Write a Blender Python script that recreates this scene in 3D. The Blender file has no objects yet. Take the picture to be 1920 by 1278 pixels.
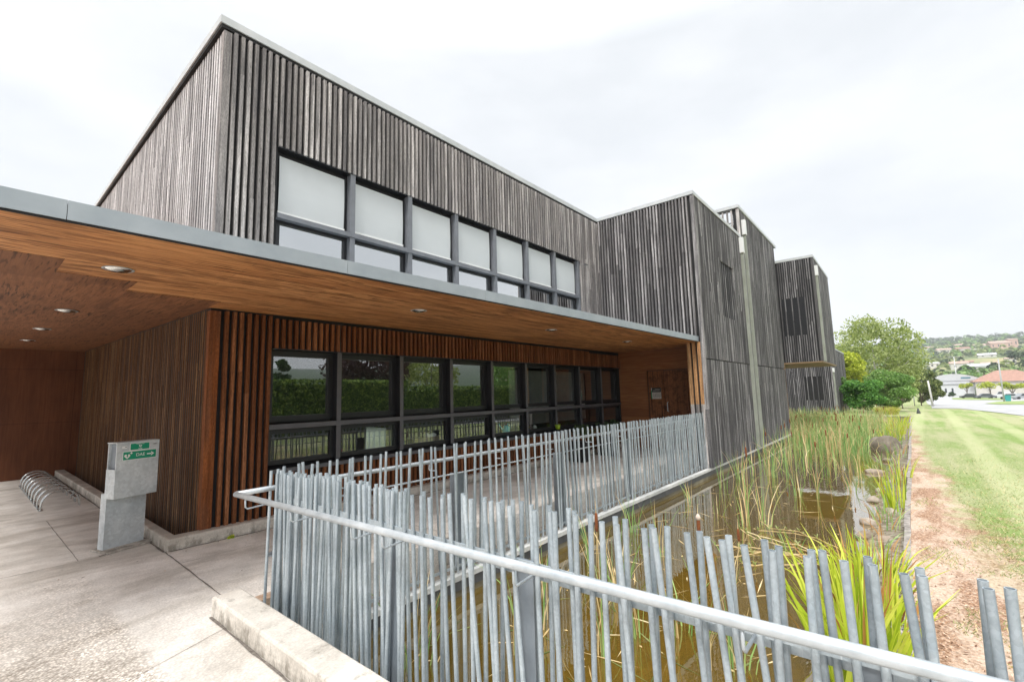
import bpy, math, random
from math import sin, cos, pi, radians
from mathutils import Vector, Matrix, noise
R_ = random.Random(7)
scene = bpy.context.scene
COL = scene.collection

# ---------------------------------------------------------------- camera
YAW, PIT, ROL = radians(39.8727), radians(6.6577), radians(-1.5260)
f = Vector((cos(YAW)*cos(PIT), sin(YAW)*cos(PIT), sin(PIT)))
r = Vector((sin(YAW), -cos(YAW), 0)); u = r.cross(f)
r2 = r*cos(ROL)+u*sin(ROL); u2 = -r*sin(ROL)+u*cos(ROL)
cam_d = bpy.data.cameras.new('camera'); cam = bpy.data.objects.new('camera', cam_d); COL.objects.link(cam)
M = Matrix((r2, u2, -f)).transposed().to_4x4(); M.translation = Vector((0, 0, 1.7))
cam.matrix_world = M
cam_d.sensor_width = 36; cam_d.sensor_fit = 'HORIZONTAL'; cam_d.lens = 864.93/1920*36
cam_d.clip_start = 0.05; cam_d.clip_end = 6000
scene.camera = cam
scene.view_settings.view_transform = 'Standard'; scene.view_settings.look = 'None'
scene.view_settings.exposure = 1.0; scene.view_settings.gamma = 1

# ---------------------------------------------------------------- world: bright overcast sky
SUN_EL, SUN_AZ = radians(50), radians(197)      # azimuth of the sun, counted from +X towards +Y
w = bpy.data.worlds.new('World'); scene.world = w; w.use_nodes = True
nt = w.node_tree; nt.nodes.clear()
def N(t, **k):
    n = nt.nodes.new(t)
    for a, b in k.items(): setattr(n, a, b)
    return n
sky = N('ShaderNodeTexSky', sky_type='NISHITA', sun_disc=False, sun_elevation=SUN_EL, sun_rotation=pi/2-SUN_AZ)
bg1 = N('ShaderNodeBackground'); bg1.inputs[1].default_value = 0.012
nt.links.new(sky.outputs[0], bg1.inputs[0])
tc = N('ShaderNodeTexCoord'); sep = N('ShaderNodeSeparateXYZ'); nt.links.new(tc.outputs['Generated'], sep.inputs[0])
mp = N('ShaderNodeMapping'); mp.inputs['Scale'].default_value = (1.6, 1.6, 4.5); nt.links.new(tc.outputs['Generated'], mp.inputs[0])
nz = N('ShaderNodeTexNoise'); nz.inputs['Scale'].default_value = 1.3; nz.inputs['Detail'].default_value = 5; nz.inputs['Roughness'].default_value = .55
nt.links.new(mp.outputs[0], nz.inputs[0])
cr = N('ShaderNodeValToRGB'); cr.color_ramp.elements[0].position = .36; cr.color_ramp.elements[0].color = (.435, .447, .456, 1)
cr.color_ramp.elements[1].position = .60; cr.color_ramp.elements[1].color = (.525, .529, .533, 1)
nt.links.new(nz.outputs[0], cr.inputs[0])
zr = N('ShaderNodeMapRange'); zr.inputs[1].default_value = .62; zr.inputs[2].default_value = .95; zr.inputs[3].default_value = 1.0; zr.inputs[4].default_value = 3.8
nt.links.new(sep.outputs[2], zr.inputs[0])
hr = N('ShaderNodeMapRange'); hr.inputs[1].default_value = 0; hr.inputs[2].default_value = .30; hr.inputs[3].default_value = 1.30; hr.inputs[4].default_value = .96
nt.links.new(sep.outputs[2], hr.inputs[0]); ml = N('ShaderNodeMath', operation='MULTIPLY'); nt.links.new(zr.outputs[0], ml.inputs[0]); nt.links.new(hr.outputs[0], ml.inputs[1])
bg2 = N('ShaderNodeBackground'); nt.links.new(cr.outputs[0], bg2.inputs[0]); nt.links.new(ml.outputs[0], bg2.inputs[1])
ad = N('ShaderNodeAddShader'); nt.links.new(bg1.outputs[0], ad.inputs[0]); nt.links.new(bg2.outputs[0], ad.inputs[1])
wo = N('ShaderNodeOutputWorld'); nt.links.new(ad.outputs[0], wo.inputs[0])

sun_d = bpy.data.lights.new('sun', 'SUN'); sun_d.energy = 1.5; sun_d.angle = radians(14); sun_d.color = (1, .965, .91)
sun = bpy.data.objects.new('sun', sun_d); COL.objects.link(sun)
sd = Vector((cos(SUN_AZ)*cos(SUN_EL), sin(SUN_AZ)*cos(SUN_EL), sin(SUN_EL)))
sun.rotation_euler = sd.to_track_quat('Z', 'Y').to_euler(); sun.location = (0, 0, 30)

# ---------------------------------------------------------------- material helpers
class Mt:
    def __init__(s, name):
        s.m = bpy.data.materials.new(name); s.m.use_nodes = True; s.t = s.m.node_tree; s.t.nodes.clear()
        s.o = s.n('ShaderNodeOutputMaterial'); s.b = s.n('ShaderNodeBsdfPrincipled'); s.l(s.b.outputs[0], s.o.inputs[0])
    def n(s, t, **k):
        x = s.t.nodes.new(t)
        for a, b in k.items(): setattr(x, a, b)
        return x
    def l(s, a, b): s.t.links.new(a, b)
    def coord(s, sc=(1, 1, 1), kind='Object', rot=(0, 0, 0)):
        c = s.n('ShaderNodeTexCoord'); m = s.n('ShaderNodeMapping'); m.inputs['Scale'].default_value = sc; m.inputs['Rotation'].default_value = rot
        s.l(c.outputs[kind], m.inputs[0]); return m.outputs[0]
    def pos(s, sc=(1, 1, 1)):
        g = s.n('ShaderNodeNewGeometry'); m = s.n('ShaderNodeMapping'); m.inputs['Scale'].default_value = sc
        s.l(g.outputs['Position'], m.inputs[0]); return m.outputs[0]
    def noise(s, v, scale=5, det=4, rough=.5, dist=0):
        x = s.n('ShaderNodeTexNoise'); x.inputs['Scale'].default_value = scale; x.inputs['Detail'].default_value = det
        x.inputs['Roughness'].default_value = rough; x.inputs['Distortion'].default_value = dist; s.l(v, x.inputs[0]); return x.outputs[0]
    def ramp(s, v, *st):
        x = s.n('ShaderNodeValToRGB'); e = x.color_ramp.elements
        while len(e) < len(st): e.new(.5)
        for i, (p, c) in enumerate(st): e[i].position = p; e[i].color = (c if len(c) == 4 else (*c, 1))
        s.l(v, x.inputs[0]); return x.outputs[0]
    def mix(s, fac, a, b, mode='MIX'):
        x = s.n('ShaderNodeMix', data_type='RGBA', blend_type=mode)
        for i, v in ((0, fac), (6, a), (7, b)):
            if hasattr(v, 'links'): s.l(v, x.inputs[i])
            else: x.inputs[i].default_value = v if i == 0 else (*v, 1) if len(v) == 3 else v
        return x.outputs[2]
    def math(s, op, a, b=0, clamp=False):
        x = s.n('ShaderNodeMath', operation=op, use_clamp=clamp)
        for i, v in ((0, a), (1, b)):
            if hasattr(v, 'links'): s.l(v, x.inputs[i])
            else: x.inputs[i].default_value = v
        return x.outputs[0]
    def island(s):
        g = s.n('ShaderNodeNewGeometry'); return g.outputs['Random Per Island']
    def bump(s, h, st=.3, d=.01):
        x = s.n('ShaderNodeBump'); x.inputs['Strength'].default_value = st; x.inputs['Distance'].default_value = d; s.l(h, x.inputs['Height']); s.l(x.outputs[0], s.b.inputs['Normal'])
    def set(s, col=None, rough=.6, metal=0, spec=.5):
        if col is not None:
            if hasattr(col, 'links'): s.l(col, s.b.inputs['Base Color'])
            else: s.b.inputs['Base Color'].default_value = (*col, 1)
        if hasattr(rough, 'links'): s.l(rough, s.b.inputs['Roughness'])
        else: s.b.inputs['Roughness'].default_value = rough
        s.b.inputs['Metallic'].default_value = metal; s.b.inputs['Specular IOR Level'].default_value = spec
        return s.m

def mat_slats(name, lo, mid, hi, stain=(.05, .045, .045), stain_amt=.5, axis='Z', warm=None):
    s = Mt(name); rnd = s.island()
    base = s.ramp(rnd, (0, lo), (.5, mid), (1, hi))
    gr = s.noise(s.pos((34, 34, 1.3)), 1, 5, .65)
    c = s.mix(s.math('MULTIPLY', s.ramp(gr, (.42, (0, 0, 0)), (.60, (1, 1, 1))), .7), base, tuple(x*.36 for x in mid))
    big = s.noise(s.pos((6.5, 6.5, .55)), 1, 5, .65)
    c = s.mix(s.math('MULTIPLY', s.ramp(big, (.47, (0, 0, 0)), (.60, (1, 1, 1))), stain_amt), c, stain)
    fine = s.noise(s.pos((160, 160, 22)), 1, 3, .6)
    c = s.mix(.7, c, s.ramp(fine, (.32, (.42, .42, .42)), (.66, (1.22, 1.22, 1.22))), 'MULTIPLY')
    if warm:
        c = s.mix(s.ramp(rnd, (.86, (0, 0, 0)), (.9, (.75, .75, .75))), c, warm)
    s.bump(fine, .5, .004)
    return s.set(c, .85, spec=.2)
W_light = mat_slats('weathered_timber_light', (.42, .405, .41), (.74, .72, .725), (.95, .93, .935), stain=(.26, .25, .255), stain_amt=.35)
W_grey = mat_slats('weathered_timber', (.25, .232, .227), (.47, .44, .425), (.74, .70, .68), stain=(.11, .105, .11), stain_amt=.6)
W_dark = mat_slats('weathered_timber_dark', (.10, .096, .10), (.20, .194, .197), (.43, .42, .425), stain=(.055, .054, .058), stain_amt=.8)
W_black = mat_slats('weathered_timber_black', (.10, .098, .103), (.19, .186, .195), (.40, .395, .405), stain=(.025, .025, .028), stain_amt=.8)
W_cedar = mat_slats('cedar_slats', (.19, .068, .027), (.29, .108, .043), (.40, .17, .078), stain=(.10, .035, .014), stain_amt=.5)
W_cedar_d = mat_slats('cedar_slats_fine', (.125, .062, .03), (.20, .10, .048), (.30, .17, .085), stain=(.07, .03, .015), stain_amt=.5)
W_fresh = mat_slats('cedar_fresh', (.50, .25, .10), (.58, .32, .15), (.66, .40, .21), stain=(.30, .13, .05), stain_amt=.3)

def mat_planks(name, c1, c2, c3, along='X', pw=.12, rough=.6, blot=.6):
    s = Mt(name); rot = (0, 0, 0) if along == 'X' else (0, 0, pi/2)
    v = s.coord((1, 1, 1), 'Object', rot)
    br = s.n('ShaderNodeTexBrick'); br.offset = .37; br.squash = 1
    br.inputs['Scale'].default_value = 1; br.inputs['Mortar Size'].default_value = .0035; br.inputs['Brick Width'].default_value = 2.6; br.inputs['Row Height'].default_value = pw
    br.inputs['Color1'].default_value = (0, 0, 0, 1); br.inputs['Color2'].default_value = (1, 1, 1, 1); br.inputs['Mortar'].default_value = (.5, .5, .5, 1); br.inputs['Mortar Smooth'].default_value = .4
    s.l(v, br.inputs[0])
    base = s.ramp(br.outputs[0], (0, c1), (1, c2))
    sc = (2.2, 42, 42) if along == 'X' else (42, 2.2, 42)
    g = s.noise(s.pos(sc), 1, 5, .62, .6)
    c = s.mix(s.ramp(g, (.42, (0, 0, 0)), (.66, (.85, .85, .85))), base, c3)
    sc = (1.1, 7, 7) if along == 'X' else (7, 1.1, 7)
    g2 = s.noise(s.pos(sc), 1, 6, .68)
    c = s.mix(s.math('MULTIPLY', s.ramp(g2, (.50, (0, 0, 0)), (.59, (1, 1, 1))), blot), c, tuple(x*.40 for x in c3))
    sc = (2.4, 34, 1) if along == 'X' else (34, 2.4, 1)
    g3 = s.noise(s.pos(sc), 1, 3, .55, .8); g4 = s.noise(s.pos((.7, .9, 1)), 1, 3, .5)
    c = s.mix(s.math('MULTIPLY', s.ramp(g3, (.555, (0, 0, 0)), (.62, (1, 1, 1))), s.ramp(g4, (.38, (.2, .2, .2)), (.6, (.95, .95, .95)))), c, tuple(x*.28 for x in c3))
    c = s.mix(s.math('MULTIPLY', br.outputs[1], .55), c, (.02, .01, .006))
    s.bump(g, .12, .004)
    return s.set(c, rough, spec=.3)
P_soffit = mat_planks('soffit_planks', (.45, .20, .072), (.66, .335, .135), (.35, .13, .042))
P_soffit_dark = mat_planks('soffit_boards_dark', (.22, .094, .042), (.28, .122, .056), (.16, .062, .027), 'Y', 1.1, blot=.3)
def mat_rust():
    s = Mt('porch_wall_boards'); a = s.noise(s.pos((1.2, 1.2, .5)), 1, 6, .65)
    b = s.noise(s.pos((30, 30, 1.3)), 1, 4, .6)
    c = s.ramp(a, (.3, (.095, .032, .014)), (.6, (.18, .064, .027)), (.8, (.26, .105, .042)))
    c = s.mix(s.ramp(b, (.4, (0, 0, 0)), (.75, (.6, .6, .6))), c, (.07, .02, .008))
    br = s.n('ShaderNodeTexBrick'); br.offset = 0; br.inputs['Scale'].default_value = 1; br.inputs['Brick Width'].default_value = 1.9; br.inputs['Row Height'].default_value = 1.32
    br.inputs['Mortar Size'].default_value = .004; br.inputs['Color1'].default_value = (1, 1, 1, 1); br.inputs['Color2'].default_value = (1, 1, 1, 1); br.inputs['Mortar'].default_value = (0, 0, 0, 1)
    s.l(s.coord((1, 1, 1), 'Object', (pi/2, 0, 0)), br.inputs[0])
    c = s.mix(1.0, c, s.ramp(br.outputs[0], (0, (.3, .3, .3)), (1, (1, 1, 1))), 'MULTIPLY')
    return s.set(c, .55, spec=.3)
P_rust = mat_rust()
P_door = mat_planks('door_boards', (.20, .078, .030), (.27, .108, .042), (.14, .05, .018), 'X', .22)
def mat_hboards():
    s = Mt('entrance_boards'); p = s.pos((3, 2.2, 34)); g = s.noise(p, 1, 4, .6)
    wv = s.n('ShaderNodeSeparateXYZ'); s.l(s.pos(), wv.inputs[0])
    row = s.math('FLOOR', s.math('MULTIPLY', wv.outputs[2], 4.3)); wn = s.n('ShaderNodeTexWhiteNoise', noise_dimensions='1D'); s.l(row, wn.inputs[1])
    c = s.ramp(wn.outputs[0], (0, (.24, .095, .036)), (1, (.36, .155, .062)))
    c = s.mix(s.ramp(g, (.4, (0, 0, 0)), (.7, (.8, .8, .8))), c, (.20, .07, .025))
    fr = s.math('FRACT', s.math('MULTIPLY', wv.outputs[2], 4.3))
    c = s.mix(s.ramp(fr, (0, (1, 1, 1)), (.03, (0, 0, 0))), c, (.04, .015, .008))
    return s.set(c, .5, spec=.35)
P_hb = mat_hboards()

def mat_zinc(name, a=(.36, .40, .43), b=(.50, .545, .575), rough=.5, sc=3, metal=.0, speck=0, tubes=False):
    s = Mt(name); n1 = s.noise(s.pos((1, 1, 1)), sc, 6, .6); c = s.ramp(n1, (.3, a), (.7, b))
    if speck:
        v = s.n('ShaderNodeTexVoronoi'); v.inputs['Scale'].default_value = speck; s.l(s.pos(), v.inputs[0])
        c = s.mix(.5, c, s.ramp(v.outputs['Color'], (0, (.72, .72, .72)), (1, (1.2, 1.2, 1.2))), 'MULTIPLY')
    if tubes:
        oi = s.n('ShaderNodeObjectInfo'); c = s.mix(1, c, s.ramp(oi.outputs['Random'], (0, (.80, .81, .82)), (1, (1.16, 1.15, 1.14))), 'MULTIPLY')
        z = s.n('ShaderNodeSeparateXYZ'); s.l(s.pos(), z.inputs[0]); sn = s.noise(s.pos((40, 40, 5)), 1, 4, .7)
        c = s.mix(s.math('MULTIPLY', s.ramp(s.math('ADD', sn, s.math('MULTIPLY', z.outputs[2], -.5)), (.52, (0, 0, 0)), (.75, (1, 1, 1))), .5), c, (.17, .165, .15))
        dr = s.noise(s.pos((60, 60, 3)), 1, 3, .6); c = s.mix(s.ramp(dr, (.62, (0, 0, 0)), (.72, (.5, .5, .5))), c, (.66, .69, .70))
        rs = s.noise(s.pos((3, 3, 3)), 1.7, 5, .8); c = s.mix(s.ramp(rs, (.715, (0, 0, 0)), (.74, (.6, .6, .6))), c, (.36, .18, .07))
    return s.set(c, rough, metal)
Z_fascia = mat_zinc('zinc_fascia', (.27, .315, .35), (.345, .39, .425), .5)
Z_coping = mat_zinc('pale_coping', (.45, .48, .49), (.58, .60, .605), .45)
Z_galv = mat_zinc('galvanised_steel', (.30, .355, .39), (.46, .515, .55), .42, 6, .2, 90, True)
Z_rail = mat_zinc('galvanised_handrail', (.40, .44, .47), (.56, .60, .62), .34, 9, .3, 60)
Z_box = mat_zinc('galvanised_sheet', (.46, .51, .54), (.68, .72, .74), .5, 4, .05, 34)
Z_pale = mat_zinc('pale_drainpipe', (.25, .27, .225), (.34, .36, .315), .55, 2)
def simple(name, col, rough=.5, metal=0, var=.12, sc=6):
    s = Mt(name); n1 = s.noise(s.pos(), sc, 4, .6)
    return s.set(s.mix(1, col, s.ramp(n1, (.3, (1-var,)*3), (.7, (1+var,)*3)), 'MULTIPLY'), rough, metal)
F_dark = simple('dark_aluminium', (.012, .013, .016), .42)
F_grey = simple('grey_aluminium', (.10, .10, .11), .45)
F_upper = simple('pale_grey_aluminium', (.17, .18, .20), .45)
Blk = simple('black_membrane', (.012, .012, .013), .8)
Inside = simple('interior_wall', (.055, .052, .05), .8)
Wht = simple('white_card', (.78, .80, .80), .6, 0, .03)
Blind = simple('pale_blind_fabric', (.56, .59, .605), .75, 0, .04, 1.2)
def mat_glass(name, refl=.0, tint=(.86, .90, .88)):
    s = Mt(name); s.t.nodes.remove(s.b)
    g = s.n('ShaderNodeBsdfGlossy'); g.inputs['Roughness'].default_value = .0; g.inputs['Color'].default_value = (.95, .97, .98, 1)
    t = s.n('ShaderNodeBsdfTransparent'); t.inputs['Color'].default_value = (*tint, 1)
    fr = s.n('ShaderNodeLayerWeight'); fr.inputs[0].default_value = .5; fk = s.math('MULTIPLY', s.math('POWER', fr.outputs[1], 3.0), .9)
    nn = s.noise(s.pos(), 1.1, 1); bp = s.n('ShaderNodeBump'); bp.inputs['Strength'].default_value = .02; bp.inputs['Distance'].default_value = .01; s.l(nn, bp.inputs['Height']); s.l(bp.outputs[0], g.inputs['Normal'])
    k = s.math('ADD', fk, refl, True); mx = s.n('ShaderNodeMixShader'); s.l(k, mx.inputs[0]); s.l(t.outputs[0], mx.inputs[1]); s.l(g.outputs[0], mx.inputs[2]); s.l(mx.outputs[0], s.o.inputs[0])
    return s.m
Glass = mat_glass('window_glass', .30); Glass_low = mat_glass('low_window_glass', .17)
Glass_up = mat_glass('upper_window_glass', .62)

def mat_concrete(name, c1, c2, c3, pebble=0, moss=False):
    s = Mt(name); p = s.pos()
    a = s.noise(s.pos((.5, 1.3, 1)), 1, 7, .68, .8); b = s.noise(p, 3.2, 6, .7); e = s.noise(p, 60, 3, .6)
    c = s.ramp(a, (.36, c1), (.5, c2), (.64, c3))
    c = s.mix(.75, c, s.ramp(b, (.3, (.74, .73, .71)), (.7, (1.14, 1.14, 1.14))), 'MULTIPLY')
    c = s.mix(.7, c, s.ramp(e, (.3, (.80, .80, .80)), (.7, (1.12, 1.12, 1.12))), 'MULTIPLY')
    if pebble:
        v = s.n('ShaderNodeTexVoronoi'); v.inputs['Scale'].default_value = pebble; s.l(p, v.inputs[0])
        pc = s.ramp(v.outputs['Color'], (0, (.50, .46, .42)), (.5, (.98, .95, .92)), (1, (1.35, 1.32, 1.28)))
        edge = s.ramp(v.outputs['Distance'], (.25, (1.05, 1.05, 1.05)), (.62, (.58, .56, .54)))
        pc = s.mix(1, pc, edge, 'MULTIPLY')
        # the exposed aggregate shows in the trodden part near the path, the rest keeps its trowelled skin
        sp = s.n('ShaderNodeSeparateXYZ'); s.l(p, sp.inputs[0])
        m = s.math('ADD', s.math('MULTIPLY', sp.outputs[1], -.42), s.math('MULTIPLY', s.noise(p, .9, 5, .6), 2.2))
        fac = s.math('MULTIPLY', s.ramp(s.math('ADD', m, 1.65), (.0, (.10, .10, .10)), (.95, (1, 1, 1))), s.ramp(sp.outputs[0], (0, (1, 1, 1)), (.9, (1, 1, 1)), (1.0, (.3, .3, .3))))
        c = s.mix(fac, c, pc, 'MULTIPLY')
        s.bump(v.outputs['Distance'], .35, .004)
    else:
        s.bump(e, .35, .004)
        if moss:
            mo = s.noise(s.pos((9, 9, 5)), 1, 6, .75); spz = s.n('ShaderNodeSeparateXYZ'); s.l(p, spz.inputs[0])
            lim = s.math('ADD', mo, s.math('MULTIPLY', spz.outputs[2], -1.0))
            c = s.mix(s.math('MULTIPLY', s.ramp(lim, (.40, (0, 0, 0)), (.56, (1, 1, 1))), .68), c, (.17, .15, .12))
    return s.set(c, .85, spec=.25)
C_deck = mat_concrete('washed_concrete', (.56, .52, .47), (.76, .72, .67), (.90, .87, .83), pebble=62)
C_kerb = mat_concrete('kerb_concrete', (.46, .42, .37), (.64, .595, .535), (.78, .74, .68), moss=True)
C_wet = mat_concrete('damp_concrete', (.10, .085, .055), (.17, .15, .10), (.27, .245, .18))
C_strip = mat_concrete('pale_ledge', (.42, .43, .42), (.55, .555, .54), (.66, .66, .64))

# ---------------------------------------------------------------- mesh helpers
class MB:
    def __init__(s): s.v = []; s.f = []; s.mi = []; s.k = 0
    def face(s, *p):
        i = len(s.v); s.v += [tuple(x) for x in p]; s.f.append(tuple(range(i, i+len(p)))); s.mi.append(s.k); return s
    def box(s, x0, x1, y0, y1, z0, z1):
        return s.hexa([(x0, y0, z0), (x1, y0, z0), (x1, y1, z0), (x0, y1, z0), (x0, y0, z1), (x1, y0, z1), (x1, y1, z1), (x0, y1, z1)])
    def hexa(s, p):
        i = len(s.v); s.v += [tuple(q) for q in p]
        for q in ((0, 3, 2, 1), (4, 5, 6, 7), (0, 1, 5, 4), (1, 2, 6, 5), (2, 3, 7, 6), (3, 0, 4, 7)):
            s.f.append(tuple(i+j for j in q)); s.mi.append(s.k)
        return s
    def prism(s, pts, z0, z1):      # pts counter-clockwise
        n = len(pts); i = len(s.v); s.v += [(x, y, z0) for x, y in pts]+[(x, y, z1) for x, y in pts]
        s.f.append(tuple(i+j for j in reversed(range(n)))); s.f.append(tuple(i+n+j for j in range(n))); s.mi += [s.k]*2
        for j in range(n):
            k = (j+1) % n; s.f.append((i+j, i+k, i+n+k, i+n+j)); s.mi.append(s.k)
        return s
    def tube(s, pts, rad, n=8, cap=True):
        pts = [Vector(p) for p in pts]; i0 = len(s.v); rads = rad if isinstance(rad, (list, tuple)) else [rad]*len(pts)
        prev = None
        for k, p in enumerate(pts):
            d = (pts[min(k+1, len(pts)-1)]-pts[max(k-1, 0)]).normalized()
            if prev is None:
                a = d.cross(Vector((0, 0, 1)));
                if a.length < .05: a = d.cross(Vector((1, 0, 0)))
                a.normalize()
            else: a = (prev-d*prev.dot(d)).normalized()
            prev = a; b = d.cross(a)
            for j in range(n):
                t = 2*pi*j/n; s.v.append(tuple(p+(a*cos(t)+b*sin(t))*rads[k]))
        for k in range(len(pts)-1):
            for j in range(n):
                q = (j+1) % n; s.f.append((i0+k*n+j, i0+k*n+q, i0+(k+1)*n+q, i0+(k+1)*n+j)); s.mi.append(s.k)
        if cap:
            s.f.append(tuple(i0+j for j in reversed(range(n)))); s.f.append(tuple(i0+(len(pts)-1)*n+j for j in range(n))); s.mi += [s.k]*2
        return s
    def lathe(s, prof, n=16, c=(0, 0, 0)):
        i0 = len(s.v)
        for (rr, z) in prof:
            for j in range(n): s.v.append((c[0]+rr*cos(2*pi*j/n), c[1]+rr*sin(2*pi*j/n), c[2]+z))
        for k in range(len(prof)-1):
            for j in range(n):
                q = (j+1) % n; s.f.append((i0+k*n+j, i0+k*n+q, i0+(k+1)*n+q, i0+(k+1)*n+j)); s.mi.append(s.k)
        return s
    def blade(s, base, h, w, lean, az, seg=4, curl=1.6, twist=None):
        # a tapering leaf that bends over
        base = Vector(base); d = Vector((cos(az), sin(az), 0)); t = az+pi/2 if twist is None else twist
        sd_ = Vector((cos(t), sin(t), 0)); i0 = len(s.v)
        for k in range(seg+1):
            q = k/seg; p = base+d*(lean*h*q**curl)+Vector((0, 0, 1))*(h*(q-.35*min(1, abs(lean))*q**3)); ww = w*(1-q**2.2)*.5+.0004
            s.v += [tuple(p-sd_*ww), tuple(p+sd_*ww)]
        for k in range(seg):
            a = i0+2*k; s.f.append((a, a+1, a+3, a+2)); s.mi.append(s.k)
        return s
    def build(s, name, mats, parent=None, smooth=False, org=None):
        me = bpy.data.meshes.new(name)
        v = s.v
        if org: v = [(a-org[0], b-org[1], c-org[2]) for a, b, c in v]
        me.from_pydata(v, [], s.f)
        for m in (mats if isinstance(mats, (list, tuple)) else [mats]): me.materials.append(m)
        if any(s.mi): me.polygons.foreach_set('material_index', s.mi)
        if smooth: me.polygons.foreach_set('use_smooth', [True]*len(me.polygons))
        me.update(); o = bpy.data.objects.new(name, me); COL.objects.link(o)
        if org: o.location = org
        if parent: o.parent = parent
        return o
def smooth_angle(o, ang=40):
    me = o.data; me.polygons.foreach_set('use_smooth', [True]*len(me.polygons))
    import bmesh
    bm = bmesh.new(); bm.from_mesh(me); a = radians(ang)
    for e in bm.edges:
        if len(e.link_faces) == 2 and e.calc_face_angle(0) > a: e.smooth = False
    bm.to_mesh(me); bm.free(); return o
def tag(o, label=None, cat=None, group=None, kind=None):
    for k, v in (('label', label), ('category', cat), ('group', group), ('kind', kind)):
        if v: o[k] = v
    return o
def empty(name, loc=(0, 0, 0), rz=0):
    o = bpy.data.objects.new(name, None); COL.objects.link(o); o.location = loc; o.rotation_euler = (0, 0, rz); o.empty_display_size = .2; return o
def local(o, parent):            # keep world placement of a mesh built in world coordinates under a moved parent
    o.parent = parent; o.matrix_parent_inverse = parent_matrix(parent).inverted(); return o
def parent_matrix(p): return Matrix.Translation(p.location) @ p.rotation_euler.to_matrix().to_4x4()
def text_mesh(name, body, size, mat, parent, mw, extrude=.0012, align='CENTER'):
    cu = bpy.data.curves.new(name, 'FONT'); cu.body = body; cu.size = size; cu.extrude = extrude; cu.align_x = align; cu.align_y = 'CENTER'
    to = bpy.data.objects.new('tmp', cu); COL.objects.link(to)
    dg = bpy.context.evaluated_depsgraph_get(); me = bpy.data.meshes.new_from_object(to.evaluated_get(dg)); bpy.data.objects.remove(to)
    me.materials.clear(); me.materials.append(mat); o = bpy.data.objects.new(name, me); COL.objects.link(o); o.parent = parent; o.matrix_local = mw; return o

# ================================================================ BUILDING
bld = empty('timber_building', (0, 0, 0))
tag(bld, 'two storey building clad in weathered grey timber slats, with a long canopy', 'building')
def slats(mb, mode, fixed, a0, a1, zfun, pitch=.095, w=.046, d=.062, seg=2.4, seed=1, out=-1):
    rr = random.Random(seed); n = max(1, round((a1-a0)/pitch)); p = (a1-a0)/n
    for i in range(n):
        c = a0+(i+.5)*p
        for z0, z1 in zfun(c):
            z = z0
            while z < z1-1e-4:
                L = rr.uniform(.6, 1.4)*seg; ze = z+L
                if z1-ze < .5: ze = z1
                j = rr.uniform(-.003, .003); t = rr.uniform(-.003, .003); ww = w/2
                zz = ze-(.0025 if ze < z1 else 0)
                f0 = fixed+out*d+t; f1 = fixed
                lo, hi = min(f0, f1), max(f0, f1)
                if mode == 'Y': mb.box(c-ww+j, c+ww+j, lo, hi, z, zz)
                else: mb.box(lo, hi, c-ww+j, c+ww+j, z, zz)
                z = ze
YF, YB, XB, ZC = 6.857, 3.90, 12.50, 2.93
ROOF = 7.0
def cz(y): return ZC if y < YF else ZC+.0205*(y-YF)

# --- wall behind the slats (black membrane), one closed shell per volume
def part(name, mb, m, parent=bld, **k): return mb.build(name, m, parent, **k)
m = MB()
# block A: front wall pieces around the two window bands
m.box(2.05, 2.83, YF+.004, YF+.20, -.6, ROOF-.02); m.box(2.83, 13.6, YF+.004, YF+.20, 2.46, 3.2)
m.box(2.83, 11.32, YF+.004, YF+.20, 5.52, ROOF-.02); m.box(11.32, 12.8, YF+.004, YF+.20, 3.2, ROOF-.02)
m.box(2.83, 13.6, YF+.004, YF+.20, -.4, .76)
m.box(13.5, 13.66, YF-.03, 9.5, -.1, 3.0); m.box(2.05, 2.25, YF+.20, 16.7, -.6, ROOF-.02); m.box(2.25, 12.6, 16.0, 16.2, 0, ROOF-.02)
m.box(2.06, 12.6, YF+.21, 16.0, ROOF-.12, ROOF-.03)
part('inner_wall', m, Blk)
m = MB()     # block B and the taller block behind it
m.box(XB+.004, XB+.16, YB+.16, 4.26, -.35, ROOF); m.box(XB+.004, XB+.16, 4.26, YF, 3.15, ROOF)
m.box(XB+.004, 17.42, YB+.004, YB+.16, -.35, ROOF); m.box(XB+.16, 17.5, YB+.16, 16, ROOF-.12, ROOF-.04)
m.box(17.42, 23.3, YB+.004, YB+.16, -.35, 8.12)
m.box(17.44, 17.6, YB+.16, 16, 2, 7.05); m.box(17.6, 23.6, YB+.16, 16, 7.5, 7.6)
m.box(23.42, 23.58, YB+.16, 14, 2.8, 7.6); m.box(23.3, 23.58, YB+.004, YB+.16, 2.8, 8.1); m.box(23.1, 23.3, YB+.16, 9, -.3, 2.8)
part('inner_wall', m, Blk)

# --- upper slats of block A, street side
def zA(c):
    if c < 2.83 or c > 11.34: return [(3.0, 6.93)]
    return [(5.505, 6.93)]
m = MB(); slats(m, 'Y', YF, 2.135, 12.46, zA, seed=3); m.box(2.03, 2.13, YF-.05, YF+.05, 3.0, 6.9)
part('slat_wall', m, W_grey)
m = MB(); slats(m, 'X', 2.05, YF+.08, 16.15, lambda c: [(3.16, 6.92)], pitch=.105, w=.052, d=.009, seed=4)
o = part('slat_wall', m, W_light); tag(o, 'paler timber slats on the end wall')
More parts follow.
